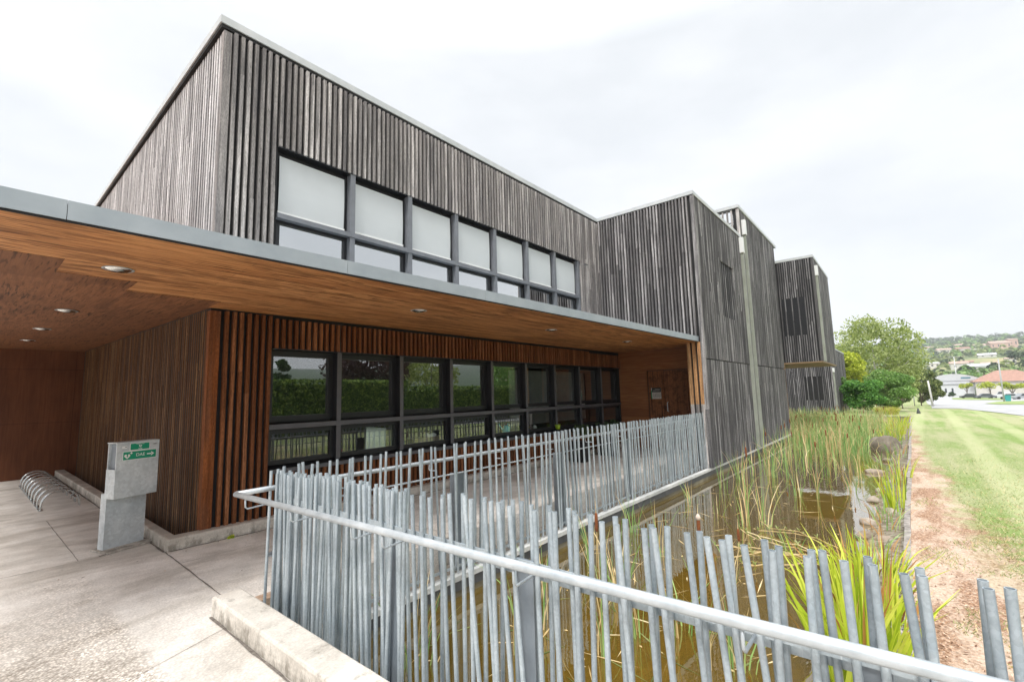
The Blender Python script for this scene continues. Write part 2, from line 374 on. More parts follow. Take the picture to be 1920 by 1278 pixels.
# coping: zinc edge
def coping(x0, x1, y0, y1, z, h=.11, t=.05, sides='SW', mat=Z_coping):
    m = MB()
    if 'S' in sides: m.box(x0-t, x1, y0-t, y0+.30, z, z+h)
    if 'W' in sides: m.box(x0-t, x0+.30, y0+.302, y1, z, z+h)
    return part('coping', m, mat)
coping(2.03, 12.60, YF, 16.2, ROOF)
m = MB(); m.box(2.0, 12.6, YF-.03, YF+.3, ROOF-.055, ROOF-.002); m.box(2.0, 2.3, YF+.302, 16.2, ROOF-.055, ROOF-.002); part('coping_underside', m, Blk)

# --- block B
m = MB(); slats(m, 'X', XB, YB+.10, YF-.05, lambda c: [(3.10, 6.98)], seed=5)
W_side = mat_slats('weathered_timber_grey', (.12, .116, .12), (.22, .215, .222), (.40, .39, .40), stain=(.06, .058, .062), stain_amt=.7)
m.box(XB-.05, XB+.04, YB-.05, YB+.045, 1.2, 6.98); part('slat_wall', m, mat_slats('weathered_timber_side', (.14, .134, .136), (.30, .288, .288), (.56, .54, .54), stain=(.07, .068, .072), stain_amt=.7))
def zB(c):
    if 14.62 < c < 16.05: return [(-.28, .75 if (c > 15.2) else 2.50), (.755 if (c > 15.2) else 1.0, 2.50), (2.53, 3.87), (5.60, 7.0)] if c > 15.2 else [(-.28, 2.50), (2.53, 3.87), (5.60, 7.0)]
    return [(-.28, 2.50), (2.53, 7.0)]
m = MB(); slats(m, 'Y', YB, XB+.05, 17.42, zB, pitch=.082, w=.060, d=.032, seg=2.0, seed=6)
part('slat_wall', m, W_dark)
m = MB(); slats(m, 'Y', YB, 14.62, 16.05, lambda c: [(3.87, 5.60)], pitch=.22, w=.035, d=.012, seed=61); o = part('window_screen', m, W_black); tag(o, 'open slats in front of a window')
def zB2(c): return [(-.28, 2.50), (2.53, 8.08)]
m = MB(); slats(m, 'Y', YB, 17.42, 23.38, zB2, pitch=.082, w=.062, d=.032, seg=2.6, seed=7)
part('slat_wall', m, W_dark)
m = MB(); slats(m, 'X', 17.42, YB+.12, 7.0, lambda c: [(7.02, 8.06)], pitch=.15, w=.055, d=.045, seed=8)
m.box(17.40, 17.5, YB-.04, YB+.05, 7.0, 8.1); m.box(17.43, 17.47, YB+.05, 7.0, 7.6, 7.64); part('roof_screen', m, W_grey)
coping(XB-.02, 17.40, YB, YF+.1, ROOF, .10, .05); coping(17.40, 23.85, YB, 8, 8.12, .11, .05)
m = MB(); m.box(23.30, 23.42, YB-.03, YB+.10, -.28, 2.78); o = part('corner_board', m, W_fresh); tag(o, 'orange unweathered board at the corner under the overhang')

# --- projecting upper box
X3, Y3 = 23.77, 2.50
m = MB(); m.box(X3+.004, 29.2, Y3+.004, 8, 2.80, 7.4); part('inner_wall', m, Blk)
def z3(c):
    if 2.86 < c < 3.80:
        k = int((c-2.86)/.0885)
        return [(2.80, 3.98), (5.68, 7.38)] if k % 3 else [(2.80, 7.38)]
    return [(2.80, 7.38)]
m = MB(); slats(m, 'X', X3, Y3+.10, YB-.01, z3, pitch=.0885, w=.045, d=.04, seed=9, seg=1.6); part('slat_wall', m, W_side)
m = MB(); m.box(X3-.02, X3-.004, 2.9, 3.8, 3.98, 5.68); part('window_glazing', m, F_dark)
m = MB(); slats(m, 'Y', Y3, X3+.12, 29.2, lambda c: [(2.80, 7.38)], pitch=.082, w=.072, d=.035, seg=2.2, seed=10)
m.box(X3-.05, X3+.07, Y3-.04, Y3+.05, 2.80, 7.38); part('slat_wall', m, W_dark)
coping(X3, 29.3, Y3, 4.0, 7.38, .11, .05)
m = MB(); m.box(X3-.05, 29.2, Y3-.03, 9, 2.74, 2.796); part('soffit', m, simple('plain_soffit', (.25, .165, .09), .6))
# --- lower block beyond
X4, Y4 = 39.4, 3.67
m = MB(); m.box(X4+.01, 50, Y4+.01, 14, -.4, 4.5); part('inner_wall', m, Blk)
def z4(c):
    if 4.20 < c < 5.35:
        k = int((c-4.2)/.10)
        return [(-.3, .75), (2.45, 4.5)] if k % 3 else [(-.3, 4.5)]
    return [(-.3, 4.5)]
m = MB(); slats(m, 'X', X4, Y4+.10, 8.5, z4, pitch=.105, w=.055, d=.05, seed=11); part('slat_wall', m, W_side)
m = MB(); slats(m, 'Y', Y4, X4+.12, 50, lambda c: [(-.3, 4.45)], pitch=.09, w=.08, d=.035, seed=12); m.box(X4-.05, X4+.10, Y4-.05, Y4+.05, -.3, 4.5); part('slat_wall', m, W_dark)
coping(X4, 50, Y4, 9, 4.48, .10, .05)

# --- drain pipes
def pipe(x, ztop, y=YB, z0=-.25, w_=.075, hd=.5):
    m = MB(); m.box(x-w_/2, x+w_/2, y-.13, y-.036, z0, ztop-hd+.02)
    p = part('drainpipe', m, Z_pale)
    h = MB(); h.box(x-w_*1.1, x+w_*1.1, y-.15, y-.03, ztop-hd, ztop); hh = h.build('pipe_head', Wht, p); return p
pipe(17.22, 6.95, hd=.55); pipe(17.80, 7.75, hd=.55)
m = MB(); m.box(17.50, 17.55, YB-.075, YB-.036, -.25, 6.5); o = part('cable_duct', m, simple('pale_duct', (.20, .20, .20), .6))
pipe(24.10, 7.05, Y3, 2.8, .07, .45)
pipe(39.65, 3.0, Y4, -.3, .16, .3)

# --- upper window band: seven bays
def window(x0, x1, z0, z1, yp, fr, fm, gm, pn='pane', ft=.05):
    m = MB(); ya, yb = yp-.035, yp+.03
    m.box(x0, x1, ya, yb, z0, z0+fr); m.box(x0, x1, ya, yb, z1-fr, z1); m.box(x0, x0+fr, ya, yb, z0+fr, z1-fr); m.box(x1-fr, x1, ya, yb, z0+fr, z1-fr)
    wd = part('window', m, fm)
    g = MB(); g.face((x0+fr, yp, z0+fr), (x1-fr, yp, z0+fr), (x1-fr, yp, z1-fr), (x0+fr, yp, z1-fr)); g.build(pn, gm, wd)
    return wd
bays = [2.86+1.2*i for i in range(8)]; bays[-1] = 11.25
for i in range(7):
    x0, x1 = bays[i]+(.045 if i else 0), bays[i+1]-.045
    window(x0, x1, 3.16, 4.40, YF+.10, .055, F_dark, Glass_up)
    window(x0, x1, 4.475, 5.49, YF+.14, .05, F_dark, Glass_up)
    b = MB(); zb = 4.52+(.012 if i % 2 else 0); n = 6
    for k in range(n):      # the fabric hangs with a faint belly
        za, zc = zb+(5.40-zb)*k/n, zb+(5.40-zb)*(k+1)/n; ya = YF+.055-.012*sin(pi*k/n); yc = YF+.055-.012*sin(pi*(k+1)/n)
        b.face((x0+.015, ya, za), (x1-.07, ya, za), (x1-.07, yc, zc), (x0+.015, yc, zc))
    bl = part('blind', b, Blind, smooth=True)
    b = MB(); b.box(x0+.01, x1-.06, YF+.042, YF+.066, zb-.022, zb+.012); b.build('bottom_bar', Wht, bl)
    b = MB(); b.tube([(x1-.045, YF+.055, zb-.01), (x1-.045, YF+.055, 5.42)], .005, 6); b.build('guide_rod', F_dark, bl)
for i in range(1, 8):
    m = MB(); x = bays[i]; m.box(x-.045, x+.045, YF-.035, YF+.095, 3.1, 4.392); m.box(x-.045, x+.045, YF-.035, YF+.095, 4.468, 5.495)
    p = part('mullion', m, F_upper)
m = MB(); m.box(2.83, 11.30, YF-.05, YF+.06, 4.394, 4.466); part('transom', m, F_upper)
m = MB(); m.box(2.83, 11.30, YF-.03, YF+.19, 5.497, 5.52); part('window_head', m, F_dark)
m = MB()
for z in (5.46, 3.62):   # two dark brackets sticking out past the last bay
    m.hexa([(11.30, YF-.02, z-.06), (11.72, YF-.09, z-.005), (11.72, YF-.075, z-.005), (11.30, YF+.0, z-.06), (11.30, YF-.02, z+.05), (11.72, YF-.09, z+.015), (11.72, YF-.075, z+.015), (11.30, YF+.0, z+.05)])
part('sunscreen_bracket', m, F_grey)
# room behind the upper band
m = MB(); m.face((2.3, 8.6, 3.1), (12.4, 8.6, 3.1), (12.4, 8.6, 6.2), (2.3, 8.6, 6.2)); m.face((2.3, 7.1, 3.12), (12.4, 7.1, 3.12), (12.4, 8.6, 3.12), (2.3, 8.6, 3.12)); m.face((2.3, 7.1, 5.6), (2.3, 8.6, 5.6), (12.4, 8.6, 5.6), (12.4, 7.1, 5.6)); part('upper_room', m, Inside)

# --- lower facade
m = MB(); slats(m, 'Y', YF, 2.185, 2.83, lambda c: [(.10, 2.91)], seed=13, pitch=.0955, w=.044, d=.06)
slats(m, 'Y', YF, 2.83, 11.6, lambda c: [(2.455, 2.88), (.13, .70)], seed=14, d=.06, seg=3, w=.044)
slats(m, 'Y', YF, 11.6, 13.5, lambda c: [(2.455, 2.84), (.13, .70)], seed=15, d=.05, seg=3, w=.05)
part('slat_wall', m, W_cedar)
m = MB(); m.box(2.03, 2.10, YF-.05, YF+.06, .13, 2.90); m.box(2.102, 2.155, YF-.045, YF+.06, .13, 2.90); o = part('corner_post', m, mat_slats('cedar_post', (.24, .075, .024), (.30, .098, .03), (.34, .12, .04), stain=(.16, .075, .045), stain_amt=.6)); tag(o, 'broad orange brown corner post')
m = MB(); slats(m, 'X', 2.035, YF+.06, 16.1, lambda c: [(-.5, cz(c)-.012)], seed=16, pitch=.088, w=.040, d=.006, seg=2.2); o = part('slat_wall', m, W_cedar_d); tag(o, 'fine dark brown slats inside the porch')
lb = [2.83]+[3.88+1.205*i for i in range(8)]+[13.50]
for i in range(9):
    x0, x1 = lb[i]+(.035 if i else .0), lb[i+1]-(.035 if i < 8 else 0)
    window(x0, x1, 1.40, 2.44, YF+.16, .085, F_dark, Glass)
    window(x0, x1, .80, 1.295, YF+.10, .065, F_dark, Glass_low)
m = MB()
for i in range(1, 9):
    x = lb[i]; mm = MB(); mm.box(x-.036, x+.036, YF-.012, YF-.002, .79, 1.30); mm.box(x-.036, x+.036, YF-.012, YF-.002, 1.372, 2.45)
    mm.k = 1; mm.box(x-.034, x+.034, YF-.0015, YF+.19, .79, 1.30); mm.box(x-.034, x+.034, YF-.0015, YF+.19, 1.372, 2.45)
    part('mullion', mm, [F_grey, F_dark])
m = MB(); m.box(2.83, 13.5, YF-.016, YF+.05, 1.302, 1.370); m.k = 1; m.box(2.83, 13.5, YF+.052, YF+.19, 1.306, 1.366); part('transom', m, [F_grey, F_dark])
m = MB(); m.box(2.83, 13.5, YF-.05, YF+.19, 2.442, 2.458); part('window_head', m, F_dark)
m = MB(); m.hexa([(2.82, YF-.075, .745), (13.5, YF-.075, .745), (13.5, YF+.19, .78), (2.82, YF+.19, .78), (2.82, YF-.075, .755), (13.5, YF-.075, .755), (13.5, YF+.19, .79), (2.82, YF+.19, .79)])
m.k = 1; m.box(2.825, 9.6, YF-.079, YF-.0755, .700, .757); m.k = 0; m.box(9.6, 13.5, YF-.079, YF-.0755, .705, .757); part('window_sill', m, [F_dark, F_grey])
# room behind the lower band
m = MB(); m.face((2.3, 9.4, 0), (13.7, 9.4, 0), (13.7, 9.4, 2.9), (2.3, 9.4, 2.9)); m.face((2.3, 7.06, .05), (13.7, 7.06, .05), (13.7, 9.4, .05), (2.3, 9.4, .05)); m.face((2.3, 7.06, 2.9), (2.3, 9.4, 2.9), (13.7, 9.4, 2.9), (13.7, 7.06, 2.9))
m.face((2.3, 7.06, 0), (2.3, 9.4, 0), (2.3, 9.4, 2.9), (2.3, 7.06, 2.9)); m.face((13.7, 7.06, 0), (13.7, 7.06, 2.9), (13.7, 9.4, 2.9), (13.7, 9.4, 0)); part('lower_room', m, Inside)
m = MB(); m.box(9.2, 10.9, 7.8, 7.84, .9, 2.35); m.box(11.3, 12.9, 7.8, 7.84, .9, 2.35); o = part('room_partition', m, simple('pale_partition', (.42, .44, .44), .7))
m = MB(); m.box(2.85, 13.5, YF+.20, YF+.42, .765, .80); part('inner_sill', m, simple('wooden_sill', (.16, .10, .06), .5))

# --- entrance recess
XD = 13.5
m = MB(); m.face((XD-.003, YF, 0), (XD-.003, 4.1, 0), (XD-.003, 4.1, 2.95), (XD-.003, YF, 2.95)); m.face((XD, 4.06, 0), (XB+.01, 4.06, 0), (XB+.01, 4.06, 2.95), (XD, 4.06, 2.95)); part('entrance_wall', m, P_hb)
def leaf(y0, y1, handle=None):
    m = MB(); m.box(XD-.045, XD-.004, y0+.004, y1-.004, .02, 2.30); d = part('door', m, P_door)
    if handle:
        h = MB(); h.tube([(XD-.046, handle, 1.10), (XD-.10, handle, 1.11), (XD-.10, handle, 1.36), (XD-.046, handle, 1.37)], .013, 8); h.build('handle', Z_rail, d)
    return d
d1 = leaf(5.40, 5.88); d2 = leaf(4.70, 5.395, 5.31)
m = MB(); m.box(XD-.05, XD-.003, 5.885, 5.91, .02, 2.33); m.box(XD-.05, XD-.003, 4.70, 5.885, 2.305, 2.33); part('door_frame', m, simple('door_frame_brown', (.10, .04, .018), .6))
# cedar returns beside the recess: fresh above, silvered below
m = MB()
for y in (3.95, 4.085, 4.22): m.box(XB-.06, XB+.0, y, y+.082, 1.33, 2.96)
m.k = 1
for y in (3.95, 4.085, 4.22): m.box(XB-.06, XB+.0, y, y+.082, -.28, 1.3285)
o = part('return_boards', m, [W_fresh, W_grey]); tag(o, 'three boards, orange above and silvered below')
m = MB(); m.box(XB-.052, XB+.042, YB-.052, YB+.045, -.28, 1.198); part('corner_post', m, W_dark)

# --- canopy
FA, FB = (-1.6, 4.221), (XB-.06, 4.0)
def fy(x): return FA[1]+(FB[1]-FA[1])*(x-FA[0])/(FB[0]-FA[0])
def fz(x): return 2.945+.028*(x-.08)/12.4
can = MB(); p = [(FA[0], fy(FA[0])+.03), (FB[0], fy(FB[0])+.03), (FB[0], YF), (2.03, YF), (FA[0], YF)]
can.hexa([(FA[0], fy(FA[0])+.012, fz(FA[0])+.03), (FB[0], fy(FB[0])+.012, fz(FB[0])+.03), (FB[0], YF-.002, 3.0), (FA[0], YF-.002, 3.0), (FA[0], fy(FA[0])+.012, 3.06), (FB[0], fy(FB[0])+.012, 3.085), (FB[0], YF-.002, 3.075), (FA[0], YF-.002, 3.075)])
cano = part('canopy', can, Z_fascia)
m = MB(); m.hexa([(FA[0], fy(FA[0])+.010, fz(FA[0])-.012), (XD, fy(XD)+.010, fz(XD)-.012), (XD, YF-.06, ZC), (FA[0], YF-.06, ZC), (FA[0], fy(FA[0])+.010, fz(FA[0])+.028), (XD, fy(XD)+.010, fz(XD)+.012), (XD, YF-.06, ZC+.05), (FA[0], YF-.06, ZC+.05)])
sof = m.build('soffit', P_soffit, bld)
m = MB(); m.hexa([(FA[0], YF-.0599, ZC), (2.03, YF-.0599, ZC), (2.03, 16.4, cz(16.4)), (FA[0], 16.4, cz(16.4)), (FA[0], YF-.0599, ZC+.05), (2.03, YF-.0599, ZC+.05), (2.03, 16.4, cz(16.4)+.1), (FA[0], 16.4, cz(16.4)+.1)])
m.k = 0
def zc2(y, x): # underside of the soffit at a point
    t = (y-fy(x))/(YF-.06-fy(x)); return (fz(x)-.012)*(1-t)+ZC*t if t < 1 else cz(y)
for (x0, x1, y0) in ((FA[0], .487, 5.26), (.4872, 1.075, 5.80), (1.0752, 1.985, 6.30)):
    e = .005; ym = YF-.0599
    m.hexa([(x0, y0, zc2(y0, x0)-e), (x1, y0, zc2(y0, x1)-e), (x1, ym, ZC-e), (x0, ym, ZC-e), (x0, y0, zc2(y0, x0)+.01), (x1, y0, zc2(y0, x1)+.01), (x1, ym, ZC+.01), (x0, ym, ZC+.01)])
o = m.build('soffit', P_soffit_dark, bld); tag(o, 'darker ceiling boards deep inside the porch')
m = MB(); jx = [FA[0], .38, 2.42, 4.40, 6.38, 8.36, 10.34, FB[0]+.05]
for a, b in zip(jx[:-1], jx[1:]):
    ya, yb = fy(a), fy(b-.004)
    m.hexa([(a, ya-.012, fz(a)), (b-.004, yb-.012, fz(b)), (b-.004, yb+.008, fz(b)), (a, ya+.008, fz(a)), (a, ya-.012, fz(a)+.135), (b-.004, yb-.012, fz(b)+.135), (b-.004, yb+.008, fz(b)+.135), (a, ya+.008, fz(a)+.135)])
m.build('fascia', Z_fascia, bld)
m = MB(); m.hexa([(FA[0], fy(FA[0])-.004, fz(FA[0])-.016), (FB[0], fy(FB[0])-.004, fz(FB[0])-.016), (FB[0], fy(FB[0])+.008, fz(FB[0])-.016), (FA[0], fy(FA[0])+.008, fz(FA[0])-.016), (FA[0], fy(FA[0])-.004, fz(FA[0])-.001), (FB[0], fy(FB[0])-.004, fz(FB[0])-.001), (FB[0], fy(FB[0])+.008, fz(FB[0])-.001), (FA[0], fy(FA[0])+.008, fz(FA[0])-.001)])
m.build('drip_edge', Blk, bld)
# recessed lights
Mir = Mt('light_reflector'); Mir = Mir.set((.96, .97, .93), .12, 1.0)
def downlight(x, y):
    z = zc2(y, x); m = MB(); m.lathe([(.105, -.002), (.118, -.008), (.105, -.012), (.098, -.010)], 28, (x, y, z)); d = m.build('downlight', Z_rail, bld, smooth=True)
    q = MB(); q.lathe([(.0975, -.006), (.09, -.014), (.07, -.024), (.04, -.032), (.0005, -.035)], 28, (x, y, z)); q.build('lens', Mir, d, smooth=True)
for x, y in ((.848, 5.343), (.83, 8.30), (.815, 10.95), (.815, 13.5), (4.14, 5.18), (7.33, 5.12), (10.6, 5.12)): downlight(x, y)
# porch walls
m = MB(); m.box(-1.6, 2.6, 16.33, 16.45, -.2, 3.4); o = part('porch_wall', m, P_rust); tag(o, 'rust brown boarded back wall of the porch')
# notice on the small door leaf
m = MB(); m.box(XD-.062, XD-.047, 5.50, 5.80, 1.47, 1.80)
m.k = 1; m.box(XD-.0635, XD-.0621, 5.50, 5.775, 1.665, 1.80)
m.k = 2; m.box(XD-.064, XD-.0621, 5.776, 5.80, 1.47, 1.72)
SgW = simple('notice_paper', (.55, .52, .48), .5, 0, .04); SgK = simple('notice_black', (.02, .025, .022), .4); SgG = simple('sign_green', (.0, .30, .13), .4, 0, .03)
no = m.build('door_notice', [SgW, SgK, SgG]); tag(no, 'small black and white notice with a green edge on the narrow wooden door leaf', 'notice')
mwn = lambda y, z: Matrix.Translation((XD-.0655, y, z)) @ Matrix(((0, 0, -1), (-1, 0, 0), (0, 1, 0))).to_4x4()
g = MB()
rr = random.Random(4)
for z, a, b in ((1.752, 5.53, 5.68), (1.715, 5.53, 5.74)): g.box(XD-.0648, XD-.0636, a, b, z-.006, z+.006)
k = MB()
for z in (1.63, 1.60, 1.575, 1.55, 1.525):
    y = 5.74
    while y > 5.55: L = rr.uniform(.02, .06); k.box(XD-.0634, XD-.0622, y-L, y, z-.005, z+.005); y -= L+.015
g.build('notice_text', SgW, no); k.build('notice_text', SgK, no)

# ================================================================ GROUND, DECK, POND
def edge(x): return .15 if x < 8 else .15-.39*(x-8)/30
def hgt(x, y):
    z = -.3
    if x > 45: z -= .019*(min(x, 190)-45)
    rad = math.hypot(x, y)
    if rad > 270:
        s = (min(rad, 1550)-270)/1280; top = 107 if y > -.4*abs(x) else 107+min(1, (-.4*abs(x)-y)/200)*6
        z += top*s**1.12
        if rad > 1550: z -= (rad-1550)*.10
        z += 5*s*noise.noise(Vector((x*.006, y*.006, 0)))
    return z
def mat_lawn():
    s = Mt('lawn_and_fields'); p = s.pos(); sp = s.n('ShaderNodeSeparateXYZ'); s.l(p, sp.inputs[0]); X, Y = sp.outputs[0], sp.outputs[1]
    n1 = s.noise(s.pos((.35, 1.1, 1)), 1, 6, .65); n2 = s.noise(p, 2.6, 7, .72, .4); n3 = s.noise(p, 34, 5, .75); n4 = s.noise(s.pos((.10, 1.6, 1)), 1, 4, .6)
    green = s.ramp(n3, (.28, (.085, .15, .03)), (.5, (.215, .30, .09)), (.72, (.40, .48, .19)))
    straw = s.ramp(n3, (.28, (.25, .24, .12)), (.55, (.43, .42, .25)), (.72, (.58, .56, .38)))
    c = s.mix(s.ramp(s.math('ADD', s.math('MULTIPLY', n1, .55), s.math('MULTIPLY', n4, .5)), (.44, (0, 0, 0)), (.60, (.85, .85, .85))), green, straw)
    # mowing stripes that run away beside the pond, bending outwards
    yy = s.math('SUBTRACT', Y, s.math('MULTIPLY', n2, .22)); w1 = s.math('SINE', s.math('MULTIPLY', s.math('ADD', yy, s.math('MULTIPLY', X, .03)), 4.2))
    far = s.ramp(s.math('MULTIPLY', X, .01), (.03, (0, 0, 0)), (.09, (1, 1, 1)), (.6, (1, 1, 1)), (.9, (0, 0, 0)))
    c = s.mix(s.math('MULTIPLY', s.math('MULTIPLY', s.ramp(w1, (.35, (0, 0, 0)), (.8, (1, 1, 1))), .45), far), c, (.47, .50, .27))
    # worn strip next to the pond edge and bare earth close to the fence
    bare = s.ramp(n3, (.25, (.15, .075, .042)), (.45, (.33, .195, .12)), (.58, (.52, .36, .26)), (.72, (.78, .66, .55)))
    litter = s.ramp(s.noise(p, 75, 3, .8), (.42, (.4, .4, .4)), (.62, (1.5, 1.45, 1.4)))
    bare = s.mix(.75, bare, litter, 'MULTIPLY')
    n6 = s.noise(s.pos((.8, 2.0, 1)), 1, 5, .7); bare = s.mix(s.ramp(n6, (.46, (0, 0, 0)), (.58, (.8, .8, .8))), bare, s.ramp(n3, (.3, (.42, .30, .22)), (.6, (.68, .54, .43)), (.75, (.85, .76, .67))))
    d = s.math('ADD', s.math('MULTIPLY', Y, -1.0), s.math('MULTIPLY', X, .026))        # small near the pond and near the camera
    d = s.math('ADD', d, s.math('MULTIPLY', s.math('SUBTRACT', n2, .5), 1.3))
    d = s.math('ADD', d, s.math('MULTIPLY', s.math('SUBTRACT', n1, .5), 1.0))
    m1 = s.math('MULTIPLY', s.ramp(d, (.70, (1, 1, 1)), (1.0, (0, 0, 0))), s.ramp(s.math('MULTIPLY', X, .02), (.60, (1, 1, 1)), (.74, (0, 0, 0))))
    x2 = s.math('ADD', s.math('MULTIPLY', X, -.16), s.math('MULTIPLY', s.math('SUBTRACT', n2, .5), 2.6)); m2 = s.ramp(s.math('ADD', x2, 1.75), (.30, (0, 0, 0)), (.55, (1, 1, 1)))
    c = s.mix(s.math('MAXIMUM', m1, s.math('MULTIPLY', m2, .82)), c, bare)
    n5 = s.noise(p, .011, 6, .65)
    farc = s.ramp(n5, (.38, (.10, .16, .06)), (.5, (.24, .27, .12)), (.6, (.42, .36, .20)), (.68, (.16, .22, .09)))
    c = s.mix(s.ramp(s.math('MULTIPLY', X, .001), (.2, (0, 0, 0)), (.3, (1, 1, 1))), c, farc)
    side = s.math('SUBTRACT', s.math('MULTIPLY', Y, -1), s.math('MULTIPLY', X, .4))
    c = s.mix(s.ramp(s.math('MULTIPLY', side, .002), (.1, (0, 0, 0)), (.3, (1, 1, 1))), c, s.ramp(s.noise(p, .05, 5, .7), (.35, (.02, .045, .018)), (.65, (.06, .10, .035))))
    s.bump(n3, .6, .03)
    return s.set(c, .9, spec=.15)
Lawn = mat_lawn()
xs = [-2400, -1500, -900, -500, -300, -150, -60, -20, -8, 1.66] + [1.66+(38-1.66)*i/30 for i in range(1, 31)] + [42, 46, 52, 60] + [70+10*i for i in range(14)] + [220+30*i for i in range(45)] + [1700, 2000, 2400]
ys = [-2400, -1500, -1000, -700, -500] + [-450+25*i for i in range(15)] + [-85+7*i for i in range(10)] + [-18, -14, -10, -8, -6, -4.5, -3, -2, -1.2, -.6, -.2, .15, 17] + [30, 50, 80, 120, 180, 260, 400, 700, 1200, 2400]
mb = MB(); idx = {}
for i, x in enumerate(xs):
    for j, y in enumerate(ys):
        yy = y
        if 1.6 < x < 38.1 and abs(y-.15) < .01: yy = edge(x)-.05
        if 1.6 < x < 38.1 and abs(y+.2) < .01: yy = edge(x)-.3
        z = hgt(x, yy)
        idx[i, j] = len(mb.v); mb.v.append((x, yy, z))
for i in range(len(xs)-1):
    for j in range(len(ys)-1):
        xm, ym = (xs[i]+xs[i+1])/2, (ys[j]+ys[j+1])/2
        if (-8 < xm < 38 and .15 < ym < 17) or (-8 < xm < 1.66 and -8 < ym < .2): continue
        mb.f.append((idx[i, j], idx[i+1, j], idx[i+1, j+1], idx[i, j+1])); mb.mi.append(0)
gr = mb.build('ground', Lawn, smooth=True); tag(gr, kind='structure')

# concrete deck (walkway, porch floor) with a real edge above the pond
m = MB(); pts = [(-8, -8), (1.66, -8), (1.66, 4.40), (13.6, 4.40), (13.6, 6.70), (1.67, 6.70), (1.67, 16.4), (-8, 16.4)]
m.prism(pts, -.42, 0); tag(m.build('deck', C_deck), kind='structure')
m = MB(); m.box(1.67, 13.6, 6.70, 16.4, -.75, -.6); tag(m.build('gravel_pit', Blk), kind='structure')
JO = simple('joint_dirt_and_contact_shade', (.17, .15, .13), .9, 0, .4, 30)
m = MB()
def joint_or_shade(a, b, w=.009, rr=random.Random(2)):
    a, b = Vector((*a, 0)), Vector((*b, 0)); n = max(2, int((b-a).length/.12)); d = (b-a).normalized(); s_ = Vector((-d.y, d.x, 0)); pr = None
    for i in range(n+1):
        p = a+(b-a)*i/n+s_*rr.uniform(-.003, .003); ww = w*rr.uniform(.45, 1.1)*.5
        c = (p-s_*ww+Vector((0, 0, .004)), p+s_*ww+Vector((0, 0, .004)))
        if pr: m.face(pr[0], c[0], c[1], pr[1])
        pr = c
joint_or_shade((1.66, 6.69), (1.62, 4.46), .014); joint_or_shade((-7, 7.18), (1.20, 7.12), .010); joint_or_shade((-7, 10.05), (1.66, 10.05), .010); joint_or_shade((.98, 10.05), (.98, 7.15), .008); joint_or_shade((-7, 13.2), (1.66, 13.2), .008)
joint_or_shade((1.70, 6.668), (13.4, 6.668), .034); joint_or_shade((1.652, 6.70), (1.652, 16.2), .03); joint_or_shade((1.418, 4.40), (1.418, -4), .028); joint_or_shade((1.15, 7.165), (1.66, 7.33), .03); joint_or_shade((1.64, 6.1), (5.5, 6.12), .006); joint_or_shade((.2, 3.6), (1.42, 4.1), .006); joint_or_shade((.2, 3.6), (.35, 1.5), .006); joint_or_shade((4.05, 4.42), (4.05, 6.68), .008); joint_or_shade((7.3, 4.42), (7.3, 6.68), .008); joint_or_shade((10.6, 4.42), (10.6, 6.68), .008)  # wide strips at the kerb feet and pedestal plate are painted contact shade
tag(m.build('deck_joints_and_contact_shade', JO), kind='structure')
def round_box(name, pts, z0, z1, mat, bev=.018, jit=.0012, seed=1):   # kerb with worn edges
    import bmesh
    mm = MB(); mm.prism(pts, z0, z1); o = mm.build(name, mat)
    bm = bmesh.new(); bm.from_mesh(o.data)
    L = max(math.dist(pts[i], pts[(i+1) % len(pts)]) for i in range(len(pts)))
    es = [e for e in bm.edges if e.calc_length() > .9]
    if es: bmesh.ops.subdivide_edges(bm, edges=es, cuts=max(1, min(60, int(L/.16))), use_grid_fill=True)
    te = [e for e in bm.edges if all(v.co.z > z1-.001 for v in e.verts) and len(e.link_faces) == 2 and e.calc_face_angle(0) > .8]
    te += [e for e in bm.edges if abs(e.verts[0].co.z-e.verts[1].co.z) > .05 and e.calc_face_angle(0) > .8]
    bmesh.ops.bevel(bm, geom=te, offset=bev, segments=2, affect='EDGES', profile=.5)
    rr = random.Random(seed)
    for v in bm.verts: v.co += Vector((rr.uniform(-jit, jit), rr.uniform(-jit, jit), rr.uniform(-jit, jit)*.6))
    bm.to_mesh(o.data); bm.free(); tag(o, kind='structure'); return o
round_box('kerb', [(1.43, -5), (1.65, -5), (1.65, 4.42), (1.43, 4.42)], -1.0, .15, C_kerb)
round_box('kerb', [(1.67, 6.87), (1.67, 6.68), (13.5, 6.68), (13.5, 6.865), (1.87, 6.865)], -.2, .14, C_kerb, .02)
round_box('kerb', [(1.672, 6.872), (1.79, 6.872), (1.84, 16.32), (1.665, 16.32)], -.2, .138, C_kerb, .015)
# low return at the head of the pond
m = MB(); m.box(1.662, 2.6, 4.385, 4.52, -.45, .004); tag(m.build('deck_lip', mat_concrete('rusty_concrete', (.34, .22, .15), (.46, .33, .24), (.55, .44, .34))), kind='structure')
# ledge that carries the fence and runs on along the building
def ye(x): return 4.0-.0095*(x-2)
m = MB(); m.box(1.66, 12.5, 4.11, 4.38, -.9, -.305); tag(m.build('fence_ledge', C_kerb), kind='structure')
m = MB(); K = 22; g = MB(); wt = MB(); lg = MB()
for i in range(K):
    a, b = 1.66+(23.3-1.66)*i/K, 1.66+(23.3-1.66)*(i+1)/K
    ya, yb = ye(a), ye(b)
    def bx(q, o0, o1, z0, z1): q.hexa([(a, ya+o0, z0), (b-.002, yb+o0, z0), (b-.002, yb+o1, z0), (a, ya+o1, z0), (a, ya+o0, z1), (b-.002, yb+o0, z1), (b-.002, yb+o1, z1), (a, ya+o1, z1)])
    bx(m, 0, .11, -.345, -.29); bx(g, .012, .11, -.45, -.3455); bx(wt, .02, .12, -1.1, -.4505); bx(lg, -.30, .0195, -1.1, -.555)
